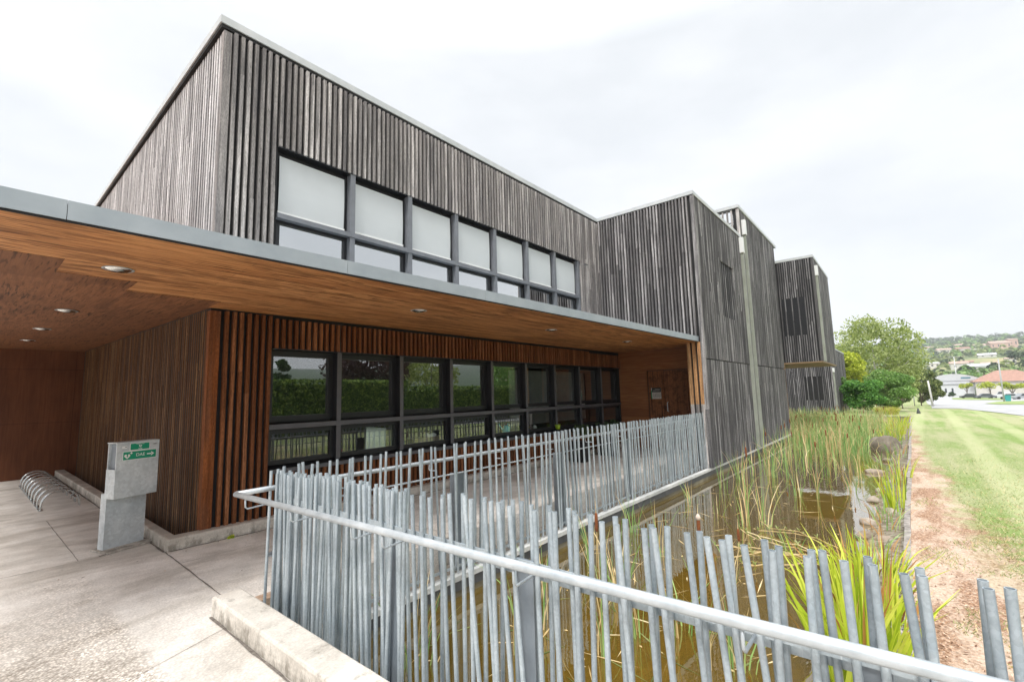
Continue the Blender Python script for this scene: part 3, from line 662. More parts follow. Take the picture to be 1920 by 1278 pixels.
tag(m.build('pale_ledge', C_strip), kind='structure'); tag(g.build('pond_liner', simple('pond_liner', (.055, .058, .062), .45, 0, .25)), kind='structure')
tag(wt.build('pond_wall', C_wet), kind='structure'); tag(lg.build('pond_shelf', C_wet), kind='structure')
# pond bottom: mud, rising to the stony right bank
def mat_mud():
    s = Mt('pond_mud'); p = s.pos(); a = s.noise(p, 1.6, 7, .7, .5); b = s.noise(p, 14, 5, .7); sp = s.n('ShaderNodeSeparateXYZ'); s.l(p, sp.inputs[0])
    c = s.ramp(a, (.3, (.060, .042, .012)), (.5, (.15, .105, .024)), (.7, (.26, .185, .045)))
    c = s.mix(.7, c, s.ramp(b, (.3, (.45, .45, .42)), (.62, (1.4, 1.35, 1.2))), 'MULTIPLY')
    e = s.ramp(s.math('ADD', sp.outputs[1], s.math('MULTIPLY', s.math('SUBTRACT', a, .5), .8)), (.42, (1, 1, 1)), (.8, (0, 0, 0)))
    v = s.n('ShaderNodeTexVoronoi'); v.inputs['Scale'].default_value = 16; s.l(p, v.inputs[0])
    c = s.mix(e, c, s.ramp(v.outputs['Color'], (0, (.09, .07, .04)), (.5, (.20, .165, .11)), (1, (.42, .38, .32))))
    s.bump(b, .6, .02); return s.set(c, .8)
m = MB(); gx = [1.66+i*.45 for i in range(82)]; gy = [-.3, -.05, .15, .35, .55, .8, 1.1, 1.6, 2.2, 3, 3.6, 4.1, 5.5, 7.7]
rr = random.Random(9)
for i, x in enumerate(gx):
    for j, y in enumerate(gy):
        q = y if j > 2 else y+edge(x)-.15
        d = q-edge(x); z = -.42-.10*min(1, max(0, d)/.5)-.42*min(1, max(0, d-.4)/1.2) if d > 0 else -.42
        if j == 0: z = -.40
        m.v.append((x, q, z+.035*noise.noise(Vector((x*1.7, q*1.7, 3)))))
n = len(gy)
for i in range(len(gx)-1):
    for j in range(n-1): a = i*n+j; m.f.append((a, a+n, a+n+1, a+1)); m.mi.append(0)
tag(m.build('pond_bed', mat_mud(), smooth=True), kind='structure')
def mat_water():
    s = Mt('pond_water'); s.t.nodes.remove(s.b); g = s.n('ShaderNodeBsdfGlossy'); g.inputs['Roughness'].default_value = .01; g.inputs['Color'].default_value = (1, 1, 1, 1)
    t = s.n('ShaderNodeBsdfTransparent'); t.inputs['Color'].default_value = (.62, .50, .20, 1); fr = s.n('ShaderNodeLayerWeight'); fr.inputs[0].default_value = .5; fk = s.math('ADD', s.math('MULTIPLY', s.math('POWER', fr.outputs[1], 2.6), .98), .02)
    d = s.n('ShaderNodeBsdfDiffuse'); d.inputs['Color'].default_value = (.26, .175, .03, 1)
    m1 = s.n('ShaderNodeMixShader'); m1.inputs[0].default_value = .35; s.l(t.outputs[0], m1.inputs[1]); s.l(d.outputs[0], m1.inputs[2])
    h = s.noise(s.pos((1, 2.2, 1)), 3.4, 3, .5); b = s.n('ShaderNodeBump'); b.inputs['Strength'].default_value = .05; b.inputs['Distance'].default_value = .02; s.l(h, b.inputs['Height'])
    s.l(b.outputs[0], g.inputs['Normal']); s.l(b.outputs[0], fr.inputs['Normal'])
    k = s.math('MULTIPLY', fk, 1.0, True); mx = s.n('ShaderNodeMixShader'); s.l(k, mx.inputs[0]); s.l(m1.outputs[0], mx.inputs[1]); s.l(g.outputs[0], mx.inputs[2]); s.l(mx.outputs[0], s.o.inputs[0]); return s.m
m = MB(); m.face((1.655, -.35, -.52), (38.2, -.75, -.52), (38.2, 4.1, -.52), (1.655, 4.1, -.52)); m.face((23.32, 4.1, -.52), (38.2, 4.1, -.52), (38.2, 7.6, -.52), (23.32, 7.6, -.52)); tag(m.build('water', mat_water()), kind='structure')
# rim of the pond on the lawn side and at the far end
m = MB(); rr = random.Random(12); x = 2.0
E_ = simple('pond_rim', (.30, .27, .24), .85, 0, .45, 9)
while x < 38:
    L = rr.uniform(.8, 1.2); a, b = x, min(38, x+L)-.006; j = rr.uniform(-.01, .01)
    m.hexa([(a, edge(a)-.055+j, -.75), (b, edge(b)-.055+j, -.75), (b, edge(b)+.015+j, -.75), (a, edge(a)+.015+j, -.75), (a, edge(a)-.055+j, -.292+j*.8), (b, edge(b)-.055+j, -.292-j*.6), (b, edge(b)+.015+j, -.292), (a, edge(a)+.015+j, -.292)]); x += L
m.box(37.95, 38.1, -.3, 7.6, -.8, -.26); tag(m.build('pond_rim', E_), kind='structure')
# ground behind the pond, next to the building
m = MB(); m.face((38.1, -.3, -.302), (38.1, 17, -.302), (37.9, 17, -.302), (37.9, -.3, -.302)); m.box(23.3, 38.1, 7.6, 17, -.9, -.31); tag(m.build('gravel_strip', C_strip), kind='structure')

# roads and verges, laid on the slope
def sheet(name, pts, mat, off, step=6):
    import bmesh
    bm = bmesh.new(); vs = [bm.verts.new((x, y, 0)) for x, y in pts]; bm.faces.new(vs)
    x0, x1 = min(p[0] for p in pts), max(p[0] for p in pts); y0, y1 = min(p[1] for p in pts), max(p[1] for p in pts)
    x = x0+step
    while x < x1: bmesh.ops.bisect_plane(bm, geom=bm.verts[:]+bm.edges[:]+bm.faces[:], plane_co=(x, 0, 0), plane_no=(1, 0, 0)); x += step
    for v in bm.verts: v.co.z = ghgt(v.co.x, v.co.y)+off
    bm.normal_update()
    for f_ in bm.faces:
        if f_.normal.z < 0: f_.normal_flip()
    me = bpy.data.meshes.new(name); bm.to_mesh(me); bm.free(); me.materials.append(mat); o = bpy.data.objects.new(name, me); COL.objects.link(o); tag(o, kind='structure'); return o
def ghgt(x, y): return hgt(x, y)
Asph = simple('pale_asphalt', (.40, .40, .405), .85, 0, .14, .7); Verge = simple('verge_grass', (.24, .31, .10), .9, 0, .25, .6)
sheet('road', [(56, -1.9), (55.3, -3.6), (46.3, -4.3), (42, -4.9), (38.5, -5.4), (35, -6.1), (30, -7.6), (22, -11), (22, -40), (225, -60), (235, -8), (150, -4.2), (90, -2.6), (72, -2.4)], Asph, .03)
sheet('verge', [(150, -11.8), (172, -10.3), (205, -12.0), (209, -18), (192, -21.8), (135, -15.3)], Verge, .07)
sheet('verge', [(76, -8.2), (84, -7.9), (108, -11.8), (116, -15.4), (99, -17.5), (72, -13.5)], Verge, .07)
m = MB()
# ================================================================ FENCES
def picket_mesh():
    q = MB(); n = 12; ro, ri, L = .0123, .0098, 1.0
    prof = [(ro, 0), (ro, 1.0), (ri, 1.0), (ri, .955), (.0005, .955)]
    q.lathe(prof, n); me_o = q.build('picket', Z_galv); smooth_angle(me_o, 50); me = me_o.data; bpy.data.objects.remove(me_o); return me
PM = picket_mesh()
def picket(parent, x, y, ztop, zbot, tx, ty, merge=None):
    L = ztop-zbot; base = Vector((x-tx, y-ty, zbot)); top = Vector((x, y, ztop)); d = top-base
    Mx = Matrix.Translation(base) @ d.to_track_quat('Z', 'X').to_matrix().to_4x4() @ Matrix.Diagonal((1, 1, d.length, 1))
    if merge is not None:
        i = len(merge.v); merge.v += [tuple(Mx @ v.co) for v in PM.vertices]
        for p in PM.polygons: merge.f.append(tuple(i+k for k in p.vertices)); merge.mi.append(0)
        return
    o = bpy.data.objects.new('picket', PM); COL.objects.link(o); o.parent = parent; o.matrix_local = Mx; return o
def handrail(pts, parent, rad=.0225):
    q = MB(); q.tube(pts, rad, 14); return q.build('handrail', Z_rail, parent, smooth=True)
def mat_rust_spot():
    s = Mt('handrail_with_rust'); a = s.noise(s.pos(), 9, 6, .6); c = s.ramp(a, (.3, (.38, .42, .445)), (.7, (.58, .615, .635)))
    b = s.noise(s.pos((1, 1, 1)), 2.3, 6, .75); c = s.mix(s.ramp(b, (.705, (0, 0, 0)), (.73, (.8, .8, .8))), c, (.42, .20, .06)); return s.set(c, .33, .3)
fen = empty('guardrail'); tag(fen, 'near galvanised guardrail of leaning tubes on the concrete kerb, its handrail crossing the foreground', 'guardrail', 'galvanised guardrails round the pond')
rr = random.Random(21)
tops = [4.28, 4.235, 4.204, 4.16, 4.11, 4.06, 4.02, 3.97, 3.929, 3.89, 3.851, 3.80, 3.76, 3.726, 3.68, 3.64, 3.597, 3.545, 3.493, 3.42, 3.36, 3.31, 3.249, 3.21, 3.169, 3.10, 3.039, 2.97, 2.93, 2.897, 2.84, 2.785, 2.723, 2.65, 2.59, 2.55, 2.514, 2.458, 2.39, 2.321, 2.28, 2.233,
        2.16, 2.11, 2.05, 1.99, 1.94, 1.87, 1.82, 1.77, 1.72, 1.674, 1.64, 1.623, 1.572, 1.55, 1.511, 1.452, 1.392, 1.34, 1.302, 1.276, 1.232, 1.2, 1.163, 1.115, 1.032, .992, .963, .945, .842, .828, .802, .762, .671, .635, .599, .546, .53, .474, .411, .386, .367, .285, .271, .24, .188, .12, .117, .046, .006, -.002, -.126, -.134, -.167, -.25, -.31]
backs = {4.204, 3.851, 3.249, 2.723, 1.64, 1.572, 1.511, 1.452, 1.34, 1.232, 1.2, 1.115, .992, .945, .828, .762, .635, .53, .411, .367, .271, .24, .12, -.002, -.134}
for i, t in enumerate(tops[:99]):
    bk = t in backs or (t > 1.7 and i % 3 == 1)
    lean = (rr.uniform(-.085, .10) if t > 2 else rr.uniform(-.03, .15)) if not bk else rr.uniform(-.07, .05)
    picket(fen, 1.868 if bk else 1.80, t+(.012 if bk else 0), 1.160+rr.uniform(-.008, .008)-(.035 if t > 2 else 0)+(-.03 if t > 3.6 else 0), -.34, rr.uniform(-.012, .012), lean)
exm = MB(); rr = random.Random(88)
for k in range(44):
    t = 4.25-k*.041; picket(fen, 1.84+rr.uniform(-.02, .035), t+rr.uniform(-.012, .012), 1.125+rr.uniform(-.03, .02)-(.03 if t > 3.6 else 0), -.34, rr.uniform(-.01, .01), rr.uniform(-.06, .06), merge=exm)
o = exm.build('picket', Z_galv, fen); tag(o, kind='stuff')
rl = handrail([(1.52, 4.27, .950), (1.60, 2.4, .950), (1.70, .05, .950), (1.735, -.9, .950)], fen, .0215)
rl.data.materials[0] = mat_rust_spot()
q = MB(); q.box(1.815, 1.823, -1.0, 4.2, .86, .905); q.build('flat_bar', Z_galv, fen); q = MB(); q.box(1.815, 1.823, -1.0, 4.2, -.16, -.12); q.build('flat_bar', Z_galv, fen)
q = MB(); q.box(1.885, 1.893, -1.0, 4.2, .80, .84); q.build('flat_bar', Z_galv, fen)
for y in (4.10, 3.376, 2.647, 2.342, 1.403, .47, -.35):
    xr = 1.52+(4.27-y)*.0425; q = MB(); q.tube([(xr+.004, y, .93), (xr+.006, y, .868), (xr+.022, y, .852), (1.812, y-.012, .872)], .0065, 8); q.build('rail_bracket', Z_rail, fen, smooth=True)
q_m = simple('post_plate_steel', (.20, .23, .26), .5, .2, .2, 5)
for y in (2.575, 1.49, .15, 3.72):
    q = MB(); w_ = .115 if y > 2 else .05; q.box(1.835, 1.847, y-w_, y+w_, -.9, .90)
    if y == 3.72: q = MB(); q.box(1.83, 1.842, y-.02, y+.02, -.9, .9)
    q.build('post', q_m, fen)
fen2 = empty('guardrail'); tag(fen2, 'far galvanised guardrail of leaning tubes between walkway and pond, ending at the timber block', 'guardrail', 'galvanised guardrails round the pond')
stuff = MB(); x = 1.83; cnt = 0; rr = random.Random(33); xsl = []
while x < 12.42: xsl.append(x); x += rr.choice((.05, .06, .075, .09, .10)) if x < 5 else rr.choice((.045, .055, .06, .075, .085))
for i, x in enumerate(xsl):
    bk = i % 2; y = 4.10-.005*(x-2)+(-.055 if bk else .0)
    lean = rr.uniform(-.08, .08) if x < 6 else rr.uniform(-.02, .10)
    a = (fen2, x, y, 1.155+rr.uniform(-.012, .012)-.004*(x-2), -.27, -lean, rr.uniform(-.01, .01))
    if i < 98: picket(*a)
    else: picket(*a, merge=stuff)
o = stuff.build('picket', Z_galv, fen2); tag(o, kind='stuff')
handrail([(1.52, 4.27, .950), (1.85, 4.285, .952), (12.40, 4.22, .962)], fen2)
q = MB(); q.tube([(1.95, 4.13, .80), (12.40, 4.075, .80)], .010, 8); q.build('cross_bar', Z_rail, fen2, smooth=True)
q = MB(); q.box(1.9, 12.40, 4.055, 4.063, -.23, -.20); q.build('flat_bar', Z_galv, fen2)
for x in (3.94, 6.07, 8.38, 10.55):
    q = MB(); q.box(x-.11, x+.11, 4.145, 4.157, -.30, .80); q.box(x-.11, x-.10, 4.157, 4.22, -.30, .80); q.build('post', q_m, fen2)
for i in range(9):
    x = 2.4+1.15*i; q = MB(); q.tube([(x, 4.26, .93), (x, 4.262, .872), (x, 4.245, .862), (x, 4.13, .868)], .0065, 6); q.build('rail_bracket', Z_rail, fen2)

# ================================================================ DEFIBRILLATOR PEDESTAL
ang = math.atan2(.311, .951)
ped = empty('defibrillator_pedestal', (1.218, 7.298, 0), ang); tag(ped, 'galvanised steel pedestal with a box on top marked DAE, before the slatted corner', 'pedestal')
# local frame: x along the front, -y towards the viewer
def lbox(name, x0, x1, y0, y1, z0, z1, mat, par=ped):
    q = MB(); q.box(x0, x1, y0, y1, z0, z1); return q.build(name, mat, par)
lbox('base_plate', -.03, .46, -.13, .22, .004, .022, C_kerb)
lbox('leg_panel', 0, .430, .031, .14, .0225, .66, Z_box)
q = MB(); q.box(-.03, .432, -.16, -.150, .615, 1.262); q.box(-.03, .432, -.1495, .03, 1.250, 1.262); q.box(.420, .432, -.1495, .03, .615, 1.2495); q.box(-.03, .432, -.1495, .03, .615, .627); q.box(-.018, .419, .018, .03, .6275, 1.2495)
q.box(-.03, -.0185, -.1495, .0175, .6275, .95)
cab = q.build('cabinet', Z_box, ped)
lbox('inner_box', .01, .40, -.148, .0165, .64, 1.24, simple('pedestal_inside', (.24, .27, .30), .6))
FR = Matrix.Translation((0, -.1605, 0)) @ Matrix.Rotation(pi/2, 4, 'X')     # face plane: local x right, y up
G_s = simple('sign_green_plate', (.004, .30, .165), .35, 0, .03)
def plate(x0, x1, z0, z1, e, mat, name, par=ped):
    q = MB(); q.box(x0, x1, -.1605-e, -.1602-(e-.0012), z0, z1); return q.build(name, mat, par)
plate(.103, .323, 1.155, 1.243, .0012, Wht, 'sign_border'); plate(.110, .316, 1.162, 1.236, .0024, G_s, 'sign_plate')
plate(.033, .403, 1.045, 1.150, .0012, Wht, 'sign_border'); plate(.039, .397, 1.051, 1.144, .0024, G_s, 'sign_plate')
def TM(x, z, e=.0034): return Matrix.Translation((x, -.1602-e, z)) @ Matrix.Rotation(pi/2, 4, 'X')
text_mesh('lettering', 'DAE', .052, Wht, ped, TM(.223, 1.098))
q = MB()
def poly(pts, z=.0): q.face(*[(x-.052, -.1638, y) for x, y in pts])
poly([(.345, 1.090), (.345, 1.106), (.395, 1.106), (.395, 1.090)]); poly([(.392, 1.072), (.430, 1.098), (.392, 1.124), (.392, 1.111), (.404, 1.098), (.392, 1.085)])
q.build('arrow', Wht, ped)
def heart(cx, cz_, s, name='heart'):
    q = MB(); pts = []
    for k in range(36):
        t = 2*pi*k/36; hx = 16*sin(t)**3; hz = 13*cos(t)-5*cos(2*t)-2*cos(3*t)-cos(4*t); pts.append((cx+hx*s/16, -.1638, cz_+hz*s/16))
    q.face(*pts); o = q.build(name, Wht, ped)
    z = MB(); z.face(*[(cx+a*s, -.1642, cz_+b*s) for a, b in ((.05, .75), (.38, .75), (.12, .18), (.40, .18), (-.18, -.72), (-.02, .0), (-.30, .0))]); z.build('flash', G_s, ped); return o
heart(.080, 1.092, .032); q = MB()
for a, b, c, d in ((.163, .187, 1.122, 1.131), (.1705, .1795, 1.1145, 1.1385)): q.box(a-.052, b-.052, -.1641 if a > .17 else -.1638, -.1626, c, d)
q.build('cross', Wht, ped)
heart(.216, 1.203, .017); text_mesh('lettering', 'DAE', .02, Wht, ped, TM(.216, 1.174)); text_mesh('lettering', 'DEFIBRILLATEUR', .0115, Wht, ped, TM(.214, 1.228))
plate(.023, .073, 1.185, 1.215, .0012, Wht, 'sticker'); plate(.056, .068, 1.197, 1.208, .0024, F_grey, 'sticker_mark')
q = MB(); q.box(.355, .405, -.1620, -.1604, 1.213, 1.217); q.box(.365, .395, -.1620, -.1604, 1.207, 1.2125); q.build('maker_mark', F_grey, ped)

# ================================================================ BICYCLE RACK
rack = empty('bicycle_rack', (1.2, 13.1, 0)); tag(rack, 'low steel bicycle rack of paired arched hoops on the porch floor', 'bicycle rack')
St = simple('bright_steel', (.58, .60, .60), .25, .8, .1)
for i in range(9):
    y = 11.12-13.1+i*.475
    for dy in (0, .09):
        q = MB(); pts = [(-.20+.48*(1-cos(pi*k/12))/2, y+dy, .03+.27*sin(pi*k/12)**.8) for k in range(13)]; pts = [(-.20, y+dy, .0)]+pts+[(.28, y+dy, .0)]
        q.tube(pts, .010, 8); q.build('hoop', St, rack, smooth=True)
q = MB(); q.box(-.225, -.175, -2.05, 1.98, .0045, .012); q.box(.20, .24, -2.05, 1.98, .15, .158); q.build('foot_rail', St, rack)

# ================================================================ THINGS BEHIND THE WINDOWS, PLANTERS
SX = YF+.31
def sillthing(name, mb, mat, label, cat, loc, smooth=True):
    o = mb.build(name, mat, None, smooth=smooth); o.location = loc; return tag(o, label, cat)
Cy = simple('cyan_plastic', (.02, .70, .85), .35, 0, .03)
q = MB(); q.lathe([(.001, 0), (.085, 0), (.09, .02), (.085, .15), (.05, .19), (.045, .20), (.04, .19)], 20)
q.tube([(-.07, 0, .05), (-.16, 0, .14), (-.235, 0, .22)], [.016, .011, .009], 8); q.tube([(-.235, 0, .22), (-.26, 0, .245)], [.012, .03], 10)
q.tube([(.03, 0, .195), (.07, 0, .235), (.13, 0, .20), (.14, 0, .12), (.085, 0, .06)], .009, 8)
sillthing('watering_can', q, Cy, 'turquoise watering can behind the low pane of the fifth bay', 'watering can', (8.28, SX, .80))
q = MB(); q.box(-.20, .20, -.008, .008, 0, .40)
o = q.build('white_board', simple('mint_card', (.80, .92, .89), .5, 0, .03)); o.location = (4.72, YF+.245, .802); o.rotation_euler = (radians(-9), radians(8), 0); tag(o, 'tilted pale board leaning inside the low pane of the second bay', 'board')
q = MB(); q.lathe([(.001, 0), (.035, 0), (.045, .075), (.05, .085), (.042, .087), (.038, .08), (.001, .075)], 18)
sillthing('flower_pot', q, simple('red_pot', (.55, .06, .05), .5), 'small dark red pot inside the low pane of the second bay', 'pot', (4.08, SX, .80))
q = MB(); q.lathe([(.001, 0), (.05, 0), (.07, .11), (.072, .12), (.06, .12), (.001, .11)], 18)
sillthing('flower_pot', q, simple('yellow_pot', (.95, .78, .03), .4), 'yellow pot inside the low pane of the sixth bay', 'pot', (9.05, SX, .80))
q = MB(); q.lathe([(.001, 0), (.05, 0), (.06, .09), (.03, .12), (.02, .13), (.001, .13)], 18)
sillthing('jar', q, Wht, 'small white jar inside the low pane of the sixth bay, right of the yellow pot', 'jar', (9.38, SX, .80))
q = MB(); q.lathe([(.001, 0), (.05, 0), (.062, .10), (.05, .10), (.001, .09)], 16)
sillthing('cup', q, simple('blue_pot', (.02, .10, .28), .4), 'small blue cup inside the low pane of the third bay', 'cup', (5.32, SX, .80))
q = MB(); q.box(-.12, .12, -.05, .05, 0, .05); q.box(-.10, -.06, -.03, .03, .0505, .07); q.box(.02, .10, -.03, .03, .0505, .062)
sillthing('paper_box', q, Wht, 'flat white box inside the low pane of the third bay', 'box', (6.02, SX+.03, .93), False)
q = MB(); q.box(-.4, .4, -.10, .12, 0, .125); o = q.build('shelf_block', simple('pale_shelf', (.30, .25, .18), .6)); o.location = (5.95, SX+.03, .803); tag(o, 'pale wooden block under the flat white box, behind the third bay', 'block')
for i, (x, z, a, b) in enumerate(((3.30, 3.62, .11, .30), (3.12, 3.56, .12, .22), (3.66, 3.56, .095, .26))):
    q = MB(); q.box(-a, a, -.003, .003, 0, b); o = q.build('sheet_of_paper', Wht); o.location = (x, YF+.20+.02*i, z-.30); tag(o, ('tall white sheet standing in the leftmost upper low pane', 'wide white sheet overlapping the tall one, leftmost upper low pane', 'narrow white sheet, right one in the leftmost upper low pane')[i], 'paper')
q = MB(); q.lathe([(.001, 0), (.05, 0), (.055, .14), (.045, .14), (.001, .13)], 16); sillthing('beaker', q, Wht, 'white beaker at the end of the upper window band, in its last low pane', 'beaker', (10.95, YF+.22, 3.215))
q = MB(); q.box(-.035, .035, -.02, .02, 0, .42); sillthing('wooden_strip', q, W_fresh, 'upright orange wooden strip in the fifth upper low pane', 'strip', (8.55, YF+.24, 3.22), False)

def mat_leaf(name, a, b, c, rough=.6, trans=.25, sc=.8):
    s = Mt(name); rnd = s.island(); n1 = s.noise(s.pos(), sc, 4, .6)
    k = s.math('ADD', s.math('MULTIPLY', rnd, .55), s.math('MULTIPLY', n1, .55)); col = s.ramp(k, (.25, a), (.55, b), (.85, c)); s.set(col, rough, spec=.3)
    t = s.n('ShaderNodeBsdfTranslucent'); s.l(s.mix(1, col, (1.25, 1.3, .7), 'MULTIPLY'), t.inputs[0]); mx = s.n('ShaderNodeMixShader'); mx.inputs[0].default_value = trans
    s.l(s.b.outputs[0], mx.inputs[1]); s.l(t.outputs[0], mx.inputs[2]); s.l(mx.outputs[0], s.o.inputs[0]); return s.m
Bark = simple('bark', (.17, .14, .11), .9, 0, .3, 20)
BarkP = simple('pale_bark', (.52, .50, .46), .8, 0, .4, 8)
L_birch = mat_leaf('birch_leaves', (.15, .20, .06), (.29, .35, .13), (.48, .52, .25), trans=.35)
L_lime = mat_leaf('lime_leaves', (.22, .28, .03), (.42, .48, .06), (.60, .62, .10))
L_green = mat_leaf('green_leaves', (.045, .13, .025), (.10, .26, .05), (.22, .42, .10))
L_mid = mat_leaf('mid_green_leaves', (.09, .18, .045), (.18, .32, .085), (.32, .47, .16))
L_olive = mat_leaf('olive_leaves', (.055, .085, .03), (.13, .18, .06), (.30, .32, .13))
L_fir = mat_leaf('dark_leaves', (.02, .045, .02), (.045, .085, .035), (.09, .15, .06))
L_hedge = mat_leaf('hedge_leaves', (.02, .05, .01), (.09, .16, .03), (.33, .42, .11), sc=2)
L_plum = mat_leaf('plum_leaves', (.03, .012, .018), (.06, .03, .035), (.11, .06, .055))
L_reed = mat_leaf('reed_leaves', (.13, .27, .08), (.25, .42, .13), (.44, .56, .22), trans=.15, sc=1.2)
L_straw = mat_leaf('dry_reed_leaves', (.42, .29, .12), (.64, .48, .24), (.82, .68, .42), trans=.1, sc=2)
L_iris = mat_leaf('iris_leaves', (.26, .38, .02), (.50, .60, .05), (.72, .76, .14), .45, .25, 2)
L_rust = mat_leaf('rusty_leaves', (.25, .10, .03), (.45, .22, .07), (.6, .38, .16), trans=.1, sc=2)
Seed = simple('seed_head_brown', (.20, .065, .022), .95, 0, .3, 60); Fluff = simple('seed_fluff', (.60, .50, .42), .95, 0, .1, 30)

def clump_leaves(mb, clumps, n, size, rr, droop=0, flat=.5):
    for (c, rad) in clumps:
        k = int(n*rad[0]*rad[2])+6
        for _ in range(k):
            # leaves sit mostly in the outer shell of a clump
            t = rr.random()*2*pi; ph = math.acos(rr.uniform(-1, 1)); q = rr.uniform(.45, 1.0)**.6
            p = Vector((c[0]+rad[0]*q*sin(ph)*cos(t), c[1]+rad[1]*q*sin(ph)*sin(t), c[2]+rad[2]*q*cos(ph)))
            s = size*rr.uniform(.6, 1.35); nrm = Vector((rr.gauss(0, 1), rr.gauss(0, 1), rr.gauss(flat, 1))).normalized()
            a = nrm.orthogonal().normalized(); a.rotate(Matrix.Rotation(rr.uniform(0, 6.28), 3, nrm)); b = nrm.cross(a)
            if droop: a = (a*.6+Vector((0, 0, -droop))).normalized(); b = nrm.cross(a).normalized()
            mb.face(p-a*s-b*s*.10, p-b*s*.48+a*.1*s, p+a*s, p+b*s*.48)
def tree(name, loc, H_, R0, leafm, label, cat='tree', seed=1, n=300, size=.1, trunk=.3, tr=.09, bark=Bark, shape='round', group=None, droop=0, nc=18, squash=1.0, tagit=True):
    rr = random.Random(seed); root = empty(name, loc); ch = H_*(1-trunk); cl = []
    for i in range(nc):
        t = rr.uniform(0, 2*pi)
        if shape == 'round': v = rr.uniform(-.85, .9); k = math.sqrt(max(0, 1-v*v)); q = rr.uniform(.35, .82)
        elif shape == 'umbrella': v = rr.uniform(-.2, .55); k = 1.0-.3*max(0, v); q = rr.uniform(.2, .85)
        elif shape == 'cone': v = rr.uniform(-.95, .85); k = (1-v)/2*.95+.12; q = rr.uniform(.4, .85)
        elif shape == 'bush': v = rr.uniform(-.9, .8); k = math.sqrt(max(.05, 1-max(0, v)**2)); q = rr.uniform(.4, .85)
        z = H_*trunk+ch*(v*.80+1)/2
        rc = R0*rr.uniform(.24, .40); cl.append(((k*q*R0*cos(t), k*q*R0*sin(t)*squash, z), (rc, rc, rc*rr.uniform(.55, .85))))
    mb = MB(); clump_leaves(mb, cl, n/(R0*.32)**2/nc, size, rr, droop)
    cr_ = mb.build('crown', leafm, root)
    tk = MB(); tk.tube([(0, 0, -.2), (.03*H_*.2, 0, H_*trunk*.6), (0, .02, H_*trunk), (.03, 0, H_*(trunk+(1-trunk)*.55))], [tr*1.25, tr, tr*.8, tr*.25], 8)
    for c, rad in cl[:min(10, nc)]:
        zs = rr.uniform(.5, 1)*H_*max(trunk, .15); tk.tube([(0, 0, zs), (c[0]*.45, c[1]*.45, (zs+c[2])/2+.05*H_*rr.random()), (c[0], c[1], c[2])], [tr*.5, tr*.3, tr*.08], 5)
    tk.build('trunk', bark, root, smooth=True); tag(root, label, cat, group); return root
def at_(x, y, dz=0): return (x, y, ghgt(x, y)+dz)
# planters behind the far guardrail
for i, (x, y) in enumerate(((10.15, 6.30), (11.55, 6.30))):
    t = empty('planter', (x, y, 0)); q = MB(); q.prism([(-.16, -.16), (.16, -.16), (.19, .19), (-.19, .19)], 0, .50); q.build('pot', F_dark, t)
    rr = random.Random(50+i); q = MB(); clump_leaves(q, [((rr.uniform(-.28, .28), rr.uniform(-.2, .2), .62+rr.uniform(-.06, .2)), (.20, .18, .13)) for _ in range(8)], 2600, .028, rr); q.build('foliage', L_fir, t)
    tag(t, ('bushy potted plant against the low windows, the left one of two', 'potted plant against the low windows behind the far guardrail, the one nearer the wooden doors')[i], 'planter')
q = MB(); q.lathe([(.001, 0), (.055, 0), (.075, .12), (.07, .12), (.001, .11)], 16); o = q.build('flower_pot', simple('lime_pot', (.30, .45, .03), .4), smooth=True); o.location = (9.92, YF-.02, .80); tag(o, 'small lime green pot on the window ledge beside the left planter', 'pot')
q = MB(); rr = random.Random(5)
for i in range(26): a = rr.uniform(0, 6.28); q.blade((2.33+rr.uniform(-.03, .03), 6.655+rr.uniform(-.015, .015), 0), rr.uniform(.03, .06), .022, .7, a, 2)
o = q.build('weed', L_iris, org=(2.33, 6.655, 0)); tag(o, 'tiny yellow green weed at the foot of the kerb', 'weed')
q = MB(); q.tube([(2.42+.105*cos(t*pi/10), 5.55+.075*sin(t*pi/10), .010) for t in range(21)], .008, 6, cap=False); q.lathe([(.001, .006), (.088, .006), (.09, .004)], 20, (2.42, 5.55, 0)); o = q.build('floor_ring', Z_galv, smooth=True); tag(o, 'small oval metal ring set in the walkway floor', 'drain cover')

# --- trees and shrubs beyond the pond
tree('birch_tree', at_(60, 1.9), 9.4, 4.5, L_birch, 'tall loose pale green birch rising above the other trees at the end of the pond', seed=6, n=12500, size=.15, trunk=.16, tr=.16, bark=BarkP, nc=44, droop=.5, shape='round')
tree('birch_tree', at_(59, 4.6), 6.6, 2.1, L_birch, 'lower pale green tree just left of the tall birch, next to the building', seed=8, n=5200, size=.14, trunk=.18, tr=.1, bark=BarkP, nc=14, droop=.5)
tree('acacia_tree', at_(51.5, 3.0), 5.35, 1.75, L_lime, 'yellow green tree between the building corner and the birch', seed=11, n=7200, size=.13, trunk=.18, tr=.09, nc=20)
tree('shrub', at_(43, 2.30), 2.75, 1.45, L_green, 'glossy dark green shrub nearest the building corner', 'shrub', seed=13, n=13000, size=.085, trunk=.0, tr=.04, shape='round', nc=34)
tree('shrub', at_(45.6, 3.3), 3.6, 1.2, L_mid, 'mid green shrub rising behind the glossy dark one', 'shrub', seed=14, n=4600, size=.09, trunk=.05, tr=.04, shape='bush', nc=14)
tree('shrub', at_(46, .75), 3.3, 1.70, L_mid, 'large round bright green shrub in front of the birch', 'shrub', seed=15, n=14000, size=.085, trunk=.0, tr=.05, shape='round', nc=34)
tree('shrub', at_(55, .1), 4.6, 1.5, L_birch, 'grey green shrub between the round shrub and the drooping conifer', 'shrub', seed=16, n=4200, size=.11, trunk=.06, tr=.05, shape='bush', nc=14, droop=.7)
